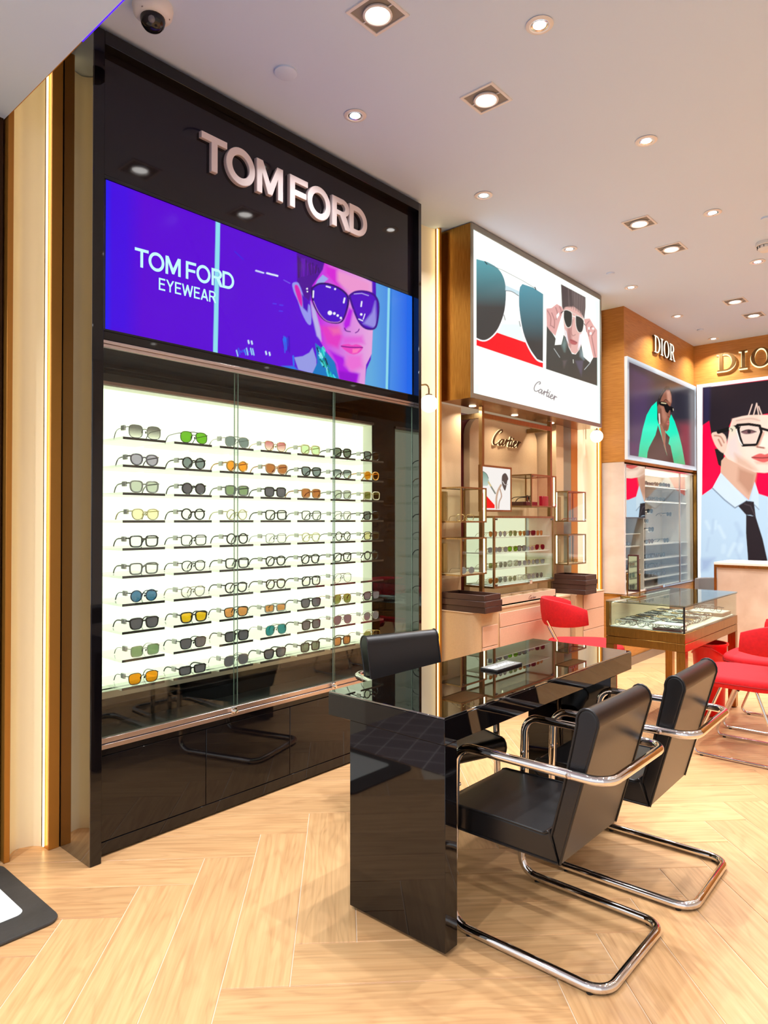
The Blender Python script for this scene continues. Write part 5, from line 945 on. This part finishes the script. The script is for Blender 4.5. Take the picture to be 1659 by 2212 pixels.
for ch, gap in zip('TOMFORD', (.001, .002, .010, .001, .002, .001, 0)): y -= put_letter(ch, .026, .92, lambda u, v, d, yy=y: (1.084 + v, yy - u, .7476 + d), .0006, 0, WHITE, cd, 'letter') + gap
# ------------------------------------------------------------------ black leather cantilever chairs
def cantilever(label):
    t = thing('cantilever_chair', (0, 0, 0), label, 'chair', 'black cantilever chairs'); w = .223; r = .0145
    loop = [(.262, -w, .0165), (.262, w, .0165), (-.268, w, .0165), (-.250, w, .606), (.272, w, .606), (.272, -w, .606), (-.250, -w, .606), (-.268, -w, .0165)]
    MB().tube(arc_path(loop, .062, True, 7), r, 14, True).obj('frame', CHROME, t)
    hw = .203
    seat = [(.108, .322), (.0825, .398)] + ell(.052, .428, .028, .028, 6, -.25, -math.pi / 2)[1:] + [(-.10, .402), (-.30, .397)] + ell(-.318, .360, .030, .037, 6, math.pi / 2, math.pi * 1.5) + [(-.30, .322)]
    MB().prism(seat, 'y', -hw, hw, 0, .008, 3).obj('seat', LEATHER, t)
    back = [(.112, .321)] + [(.2335, .752)] + ell(.2005, .760, .034, .040, 9, -.15, math.pi + .25) + [(.128, .566), (.0845, .400)]
    MB().prism(back, 'y', -hw, hw, 0, .008, 3).obj('backrest', LEATHER, t)
    for s in (-1, 1):
        y = s * (hw - .003)
        MB().tube([(x, y + s * .0015, z) for x, z in back], .0042, 6, True).obj('piping', PIPING, t); MB().tube([(x, y + s * .0015, z) for x, z in seat], .0042, 6, True).obj('piping', PIPING, t)
        for (x, z) in ((.158, .606), (-.252, .47)):
            b = MB().lathe([(0, 0), (.0085, 0), (.0085, .002), (.004, .0045), (0, .0045)], (x, 0, z), 14, 'y'); yy = s * (w + r - .0015); b.v = [(v[0], yy + s * v[1], v[2]) for v in b.v]; b.obj('bolt', SILVER, t)
            MB().tube([(x, s * (hw - .004), z), (x, s * (w - .006), z)], .006, 8).obj('mount_pin', CHROME, t)
        for x in (.215, -.20): MB().lathe([(0, 0), (.010, 0), (.010, .006), (0, .006)], (x, s * w, 0), 12).obj('glide', RUBBER, t)
    return t
c1 = cantilever('black leather cantilever chair nearest the camera, right of the table'); c1.location = (1.545, 2.095, 0)
c2 = copy_tree(c1); c2.location = (1.583, 2.692, 0); c2.rotation_euler = (0, 0, math.radians(1.5)); c2['label'] = 'black leather cantilever chair beside the first, nearer the red chairs'
c3 = copy_tree(c1); c3.location = (0.645, 2.518, 0); c3.rotation_euler = (0, 0, math.radians(162)); c3['label'] = 'black leather cantilever chair behind the table, facing the camera'
# ------------------------------------------------------------------ red upholstered chairs (face -x)
def red_chair(label):
    t = thing('upholstered_chair', (0, 0, 0), label, 'chair', 'red upholstered chairs')
    so = [(x * .255, y * .25) for x, y in [(math.copysign(abs(math.cos(a)) ** .55, math.cos(a)), math.copysign(abs(math.sin(a)) ** .55, math.sin(a))) for a in np.linspace(0, 2 * math.pi, 36, endpoint=False)]]
    MB().prism([(x * (1.0 if x < 0 else .96), y) for x, y in so], 'z', .405, .470, 0, .026, 4).obj('seat', RED, t)
    MB().tube([(x * 1.002, y * 1.002, .434) for x, y in so], .003, 5, True).obj('seam', pm('red_piping', (150, 8, 16), .8), t)
    vs, fs, n = [], [], 24
    for i in range(n + 1):
        f = i / n; a = math.radians(-88 + 176 * f); e = 1 - abs(2 * f - 1) ** 3; cx = .02 + .255 * math.cos(a) ** 1.0 * (1 if math.cos(a) > 0 else 0); cy = .272 * math.sin(a)
        nx, ny = math.cos(a), math.sin(a); top = .735 + .055 * e; bot = .630 - .035 * e; lean = .02; th = .024 * (.55 + .45 * min(1, 6 * min(f, 1 - f) + .2))
        for q in range(10):
            b = 2 * math.pi * q / 10; h = (top + bot) / 2 + (top - bot) / 2 * math.copysign(abs(math.sin(b)) ** .6, math.sin(b)); d = th * math.copysign(abs(math.cos(b)) ** .7, math.cos(b))
            vs.append((cx + nx * d + lean * (h - .6) / .2, cy + ny * d, h))
    for i in range(n):
        for q in range(10): fs.append((i * 10 + q, (i + 1) * 10 + q, (i + 1) * 10 + (q + 1) % 10, i * 10 + (q + 1) % 10))
    fs += [tuple(range(10)), tuple(n * 10 + q for q in range(10))]
    MB().add(vs, fs).obj('backrest', RED, t)
    for s in (-1, 1):
        MB().tube([(.17, s * .10, .42), (.285, s * .12, .64)], .007, 8).obj('back_strut', CHROME, t)
        MB().tube(arc_path([(-.08, s * .20, .405), (-.235, s * .222, .012), (.245, s * .222, .012), (.10, s * .20, .405)], .03), .0085, 10).obj('sled_leg', CHROME, t)
        for x in (-.18, .19): MB().lathe([(0, 0), (.010, 0), (.010, .004), (0, .004)], (x, s * .222, 0), 10).obj('glide', RUBBER, t)
    MB().tube([(0.01, -.20, .398), (0.01, .20, .398)], .007, 8).obj('cross_bar', CHROME, t)
    return t
r1 = red_chair('red upholstered chair, nearer of the two at the right edge'); r1.location = (1.545, 4.40, 0)
r2 = copy_tree(r1); r2.location = (1.525, 5.05, 0); r2['label'] = 'red upholstered chair, farther of the two at the right edge'
r3 = copy_tree(r1); r3.location = (.412, 4.685, 0); r3.rotation_euler = (0, 0, math.radians(-142)); r3['label'] = 'red upholstered chair in front of the beige drawer counter'
# ------------------------------------------------------------------ brass counter vitrine
vx0, vx1, vy0, vy1 = .736, 1.232, 4.318, 5.443
vt = thing('glass_counter', ((vx0 + vx1) / 2, (vy0 + vy1) / 2, 0), 'brass table vitrine with glass top full of folded eyeglasses', 'display case'); e = .052
for (x, y) in ((vx0, vy0), (vx1 - e, vy0), (vx0, vy1 - e), (vx1 - e, vy1 - e)):
    MB().box(x, x + e, y, y + e, .006, .5475).obj('leg', BRASS, vt); MB().lathe([(0, 0), (.018, 0), (.018, .0058), (0, .0058)], (x + e / 2, y + e / 2, 0), 12).obj('foot', RUBBER, vt)
MB().box(vx0, vx1, vy0, vy1, .548, .598, c=.0015).obj('lower_apron', BRASS, vt); MB().box(vx0, vx1, vy0, vy1, .600, .6600, c=.0015).obj('upper_apron', BRASS, vt)
MB().box(vx0 + .02, vx1 - .02, vy0 + .02, vy1 - .02, .6602, .6660).obj('deck', pm('deck_cream', (240, 230, 212), .6), vt)
MB().box(vx0, vx0 + .022, vy0, vy1, .6602, .8190).obj('back_board', BRASS, vt); MB().box(vx0 + .0222, vx0 + .026, vy0 + .03, vy1 - .03, .667, .8185).obj('back_lining', pm('lining_cream', (226, 206, 170), .7), vt)
for (y0, y1) in ((vy0 + .004, vy0 + .009), (vy1 - .009, vy1 - .004)): MB().box(vx0 + .0225, vx1 - .0095, y0, y1, .6605, .8190).obj('side_pane', PANE, vt)
MB().box(vx1 - .009, vx1 - .004, vy0 + .004, vy1 - .004, .6605, .8190).obj('front_pane', PANE, vt)
MB().box(vx1 - .0125, vx1 - .0035, vy0 + .0035, vy0 + .0125, .6606, .8188).obj('corner_bead', DARKGAP, vt)
MB().box(vx0 - .002, vx1 + .002, vy0 - .002, vy1 + .002, .8225, .8300).obj('glass_top', clear('counter_glass', (238, 246, 240), 1.7), vt); m = MB()
m.box(vx0, vx1, vy0, vy0 + .008, .8192, .8224).box(vx1 - .008, vx1, vy0 + .0081, vy1, .8192, .8224).obj('top_bead', DARKGAP, vt, False)
fo_ = MB(); W, H, pts = outline('panto', 14)
for s in (1, -1): fo_.tube([(s * (.033 + x), -.012 + z * .25, z * .85 + .002) for x, z in pts], .0016, 5, True)
fo_.tube([(-.008, 0, .026), (.008, 0, .026)], .0014, 5).tube([(.062, .008, .032), (-.050, .015, .030)], .0015, 5).tube([(-.062, .008, .032), (.050, .020, .034)], .0015, 5)
FV = [fo_.mesh('folded_eyeglasses', pm('folded_' + n, c, .3, mt)) for n, c, mt in (('black', (36, 34, 34), 0), ('silver', (170, 166, 160), .9), ('gold', (170, 140, 90), .9), ('tortoise', (90, 60, 40), 0))]
ORD = ordn + ['eleventh', 'twelfth', 'thirteenth', 'fourteenth', 'fifteenth', 'sixteenth', 'seventeenth', 'eighteenth', 'nineteenth', 'twentieth', 'twenty-first', 'twenty-second', 'twenty-third', 'twenty-fourth']
for cx in range(3):
    for ry in range(24):
        o = bpy.data.objects.new('folded_eyeglasses', FV[random.choice((0, 0, 1, 1, 2, 3))]); COL.objects.link(o); o.location = (.842 + cx * .134 + random.uniform(-.008, .008), 4.368 + ry * .0335 + (0 if cx < 2 else .10), .6664); o.rotation_euler = (0, 0, random.uniform(-.07, .07))
        tag(o, '%s folded eyeglasses in glass counter, %s column, %s from near end' % (o.data.materials[0].name.split('_')[1], ['left', 'middle', 'right'][cx], ORD[ry]), 'glasses', 'folded eyeglasses in the glass counter')
        if cx == 2 and ry > 19: bpy.data.objects.remove(o)
ri = thing('acrylic_riser', (1.12, 4.385, .6664), 'little clear riser with pale board at near corner of glass counter', 'riser')
MB().box(1.03, 1.205, 4.335, 4.435, .6664, .672).obj('base', MAROON, ri); MB().box(1.028, 1.207, 4.333, 4.437, .700, .706).obj('board', WHITE, ri)
for (x, y) in ((1.03, 4.335), (1.20, 4.335), (1.03, 4.43), (1.20, 4.43)): MB().box(x, x + .004, y, y + .004, .6722, .6998).obj('post', SILVER, ri, False)
tr = thing('lined_tray', (1.10, 5.29, .6664), 'pale tray with two dark frames at far end of glass counter', 'tray')
MB().box(.96, 1.20, 5.20, 5.40, .6664, .690, c=.002).obj('base', pm('tray_taupe', (150, 118, 90), .6), tr); MB().box(.965, 1.195, 5.205, 5.395, .6905, .694).obj('lining', pm('tray_white', (236, 230, 216), .6), tr)
for i in range(2):
    o = bpy.data.objects.new('folded_eyeglasses', FV[0]); COL.objects.link(o); o.location = (1.02 + .12 * i, 5.29 - .02 * i, .6944); o.rotation_euler = (0, 0, -.6); tag(o, 'dark folded frames on the pale tray, %s of two' % ['left', 'right'][i], 'glasses', 'frames on the pale tray')
MB().box(vx0 + .027, vx0 + .033, vy0 + .04, vy1 - .04, .812, .8185).obj('led_strip', glow('vitrine_added_glow', (255, 250, 236), 3.5), vt)  # added glowing strip, no known lamp there, to brighten the vitrine inside
# table mirror on the vitrine
mr = thing('table_mirror', (.82, 4.58, .8305), 'swivel table mirror with dark frame and brass stand on glass counter', 'mirror')
MB().box(.755, .870, 4.50, 4.66, .8305, .842, c=.002).obj('base', BRASS, mr)
for x in (.772, .874 - .018): MB().tube([(x, 4.58, .842), (x, 4.58, .985)], .0045, 8).sphere((x, 4.58, .985), .007, 10, 6).obj('post', BRASS, mr)
MB().prism([(.782, .868), (.846, .868)] + [(.850, .872), (.850, 1.112), (.846, 1.116), (.782, 1.116), (.778, 1.112), (.778, .872)], 'y', 4.571, 4.591, 0, .002).obj('frame', pm('mirror_frame_maroon', (74, 30, 26), .25), mr)
MB().box(.786, .842, 4.5698, 4.5708, .882, 1.106).obj('mirror', pm('mirror_tint', (170, 160, 140), .03, 1.0), mr)
# red bin under the vitrine
bn = thing('waste_bin', (1.142, 5.10, 0), 'bright red plastic bin under the brass glass counter', 'bin'); bx, by = 1.142, 5.10
MB().lathe([(0, .004), (.085, .004), (.090, .010), (.112, .488), (.120, .489), (.120, .500), (.108, .500), (.106, .488), (.084, .016), (0, .012)], (bx, by, 0), 32).obj('bucket', REDPL, bn)
MB().tube([(bx + .116 * math.cos(a), by + .116 * math.sin(a), .482 - .07 * math.sin((a + math.pi / 2) * 1.0) ** 2) for a in np.linspace(-math.pi, 0, 14)], .0035, 6).obj('handle', pm('bin_handle', (240, 60, 56), .4), bn)
# entrance mat
mt = thing('entrance_mat', (-.12, .78, 0), 'dark rubber entrance mat with white centre at the shop threshold', 'mat')
def rrect(x0, x1, y0, y1, r): return ell(x1 - r, y1 - r, r, r, 6, 0, math.pi / 2) + ell(x0 + r, y1 - r, r, r, 6, math.pi / 2, math.pi) + ell(x0 + r, y0 + r, r, r, 6, math.pi, math.pi * 1.5) + ell(x1 - r, y0 + r, r, r, 6, math.pi * 1.5, 2 * math.pi)
MB().prism(rrect(-.275, .275, .535, 1.030, .045), 'z', .0006, .014, 0, .006).obj('rubber_border', pm('mat_rubber', (58, 56, 54), .6, bump=(14, .25), var=(9, .22)), mt)
MB().prism(rrect(-.245, .160, .60, .955, .03), 'z', .0142, .0165, 0, .001).obj('centre_pad', pm('mat_white', (232, 234, 230), .7, var=(40, .03)), mt)
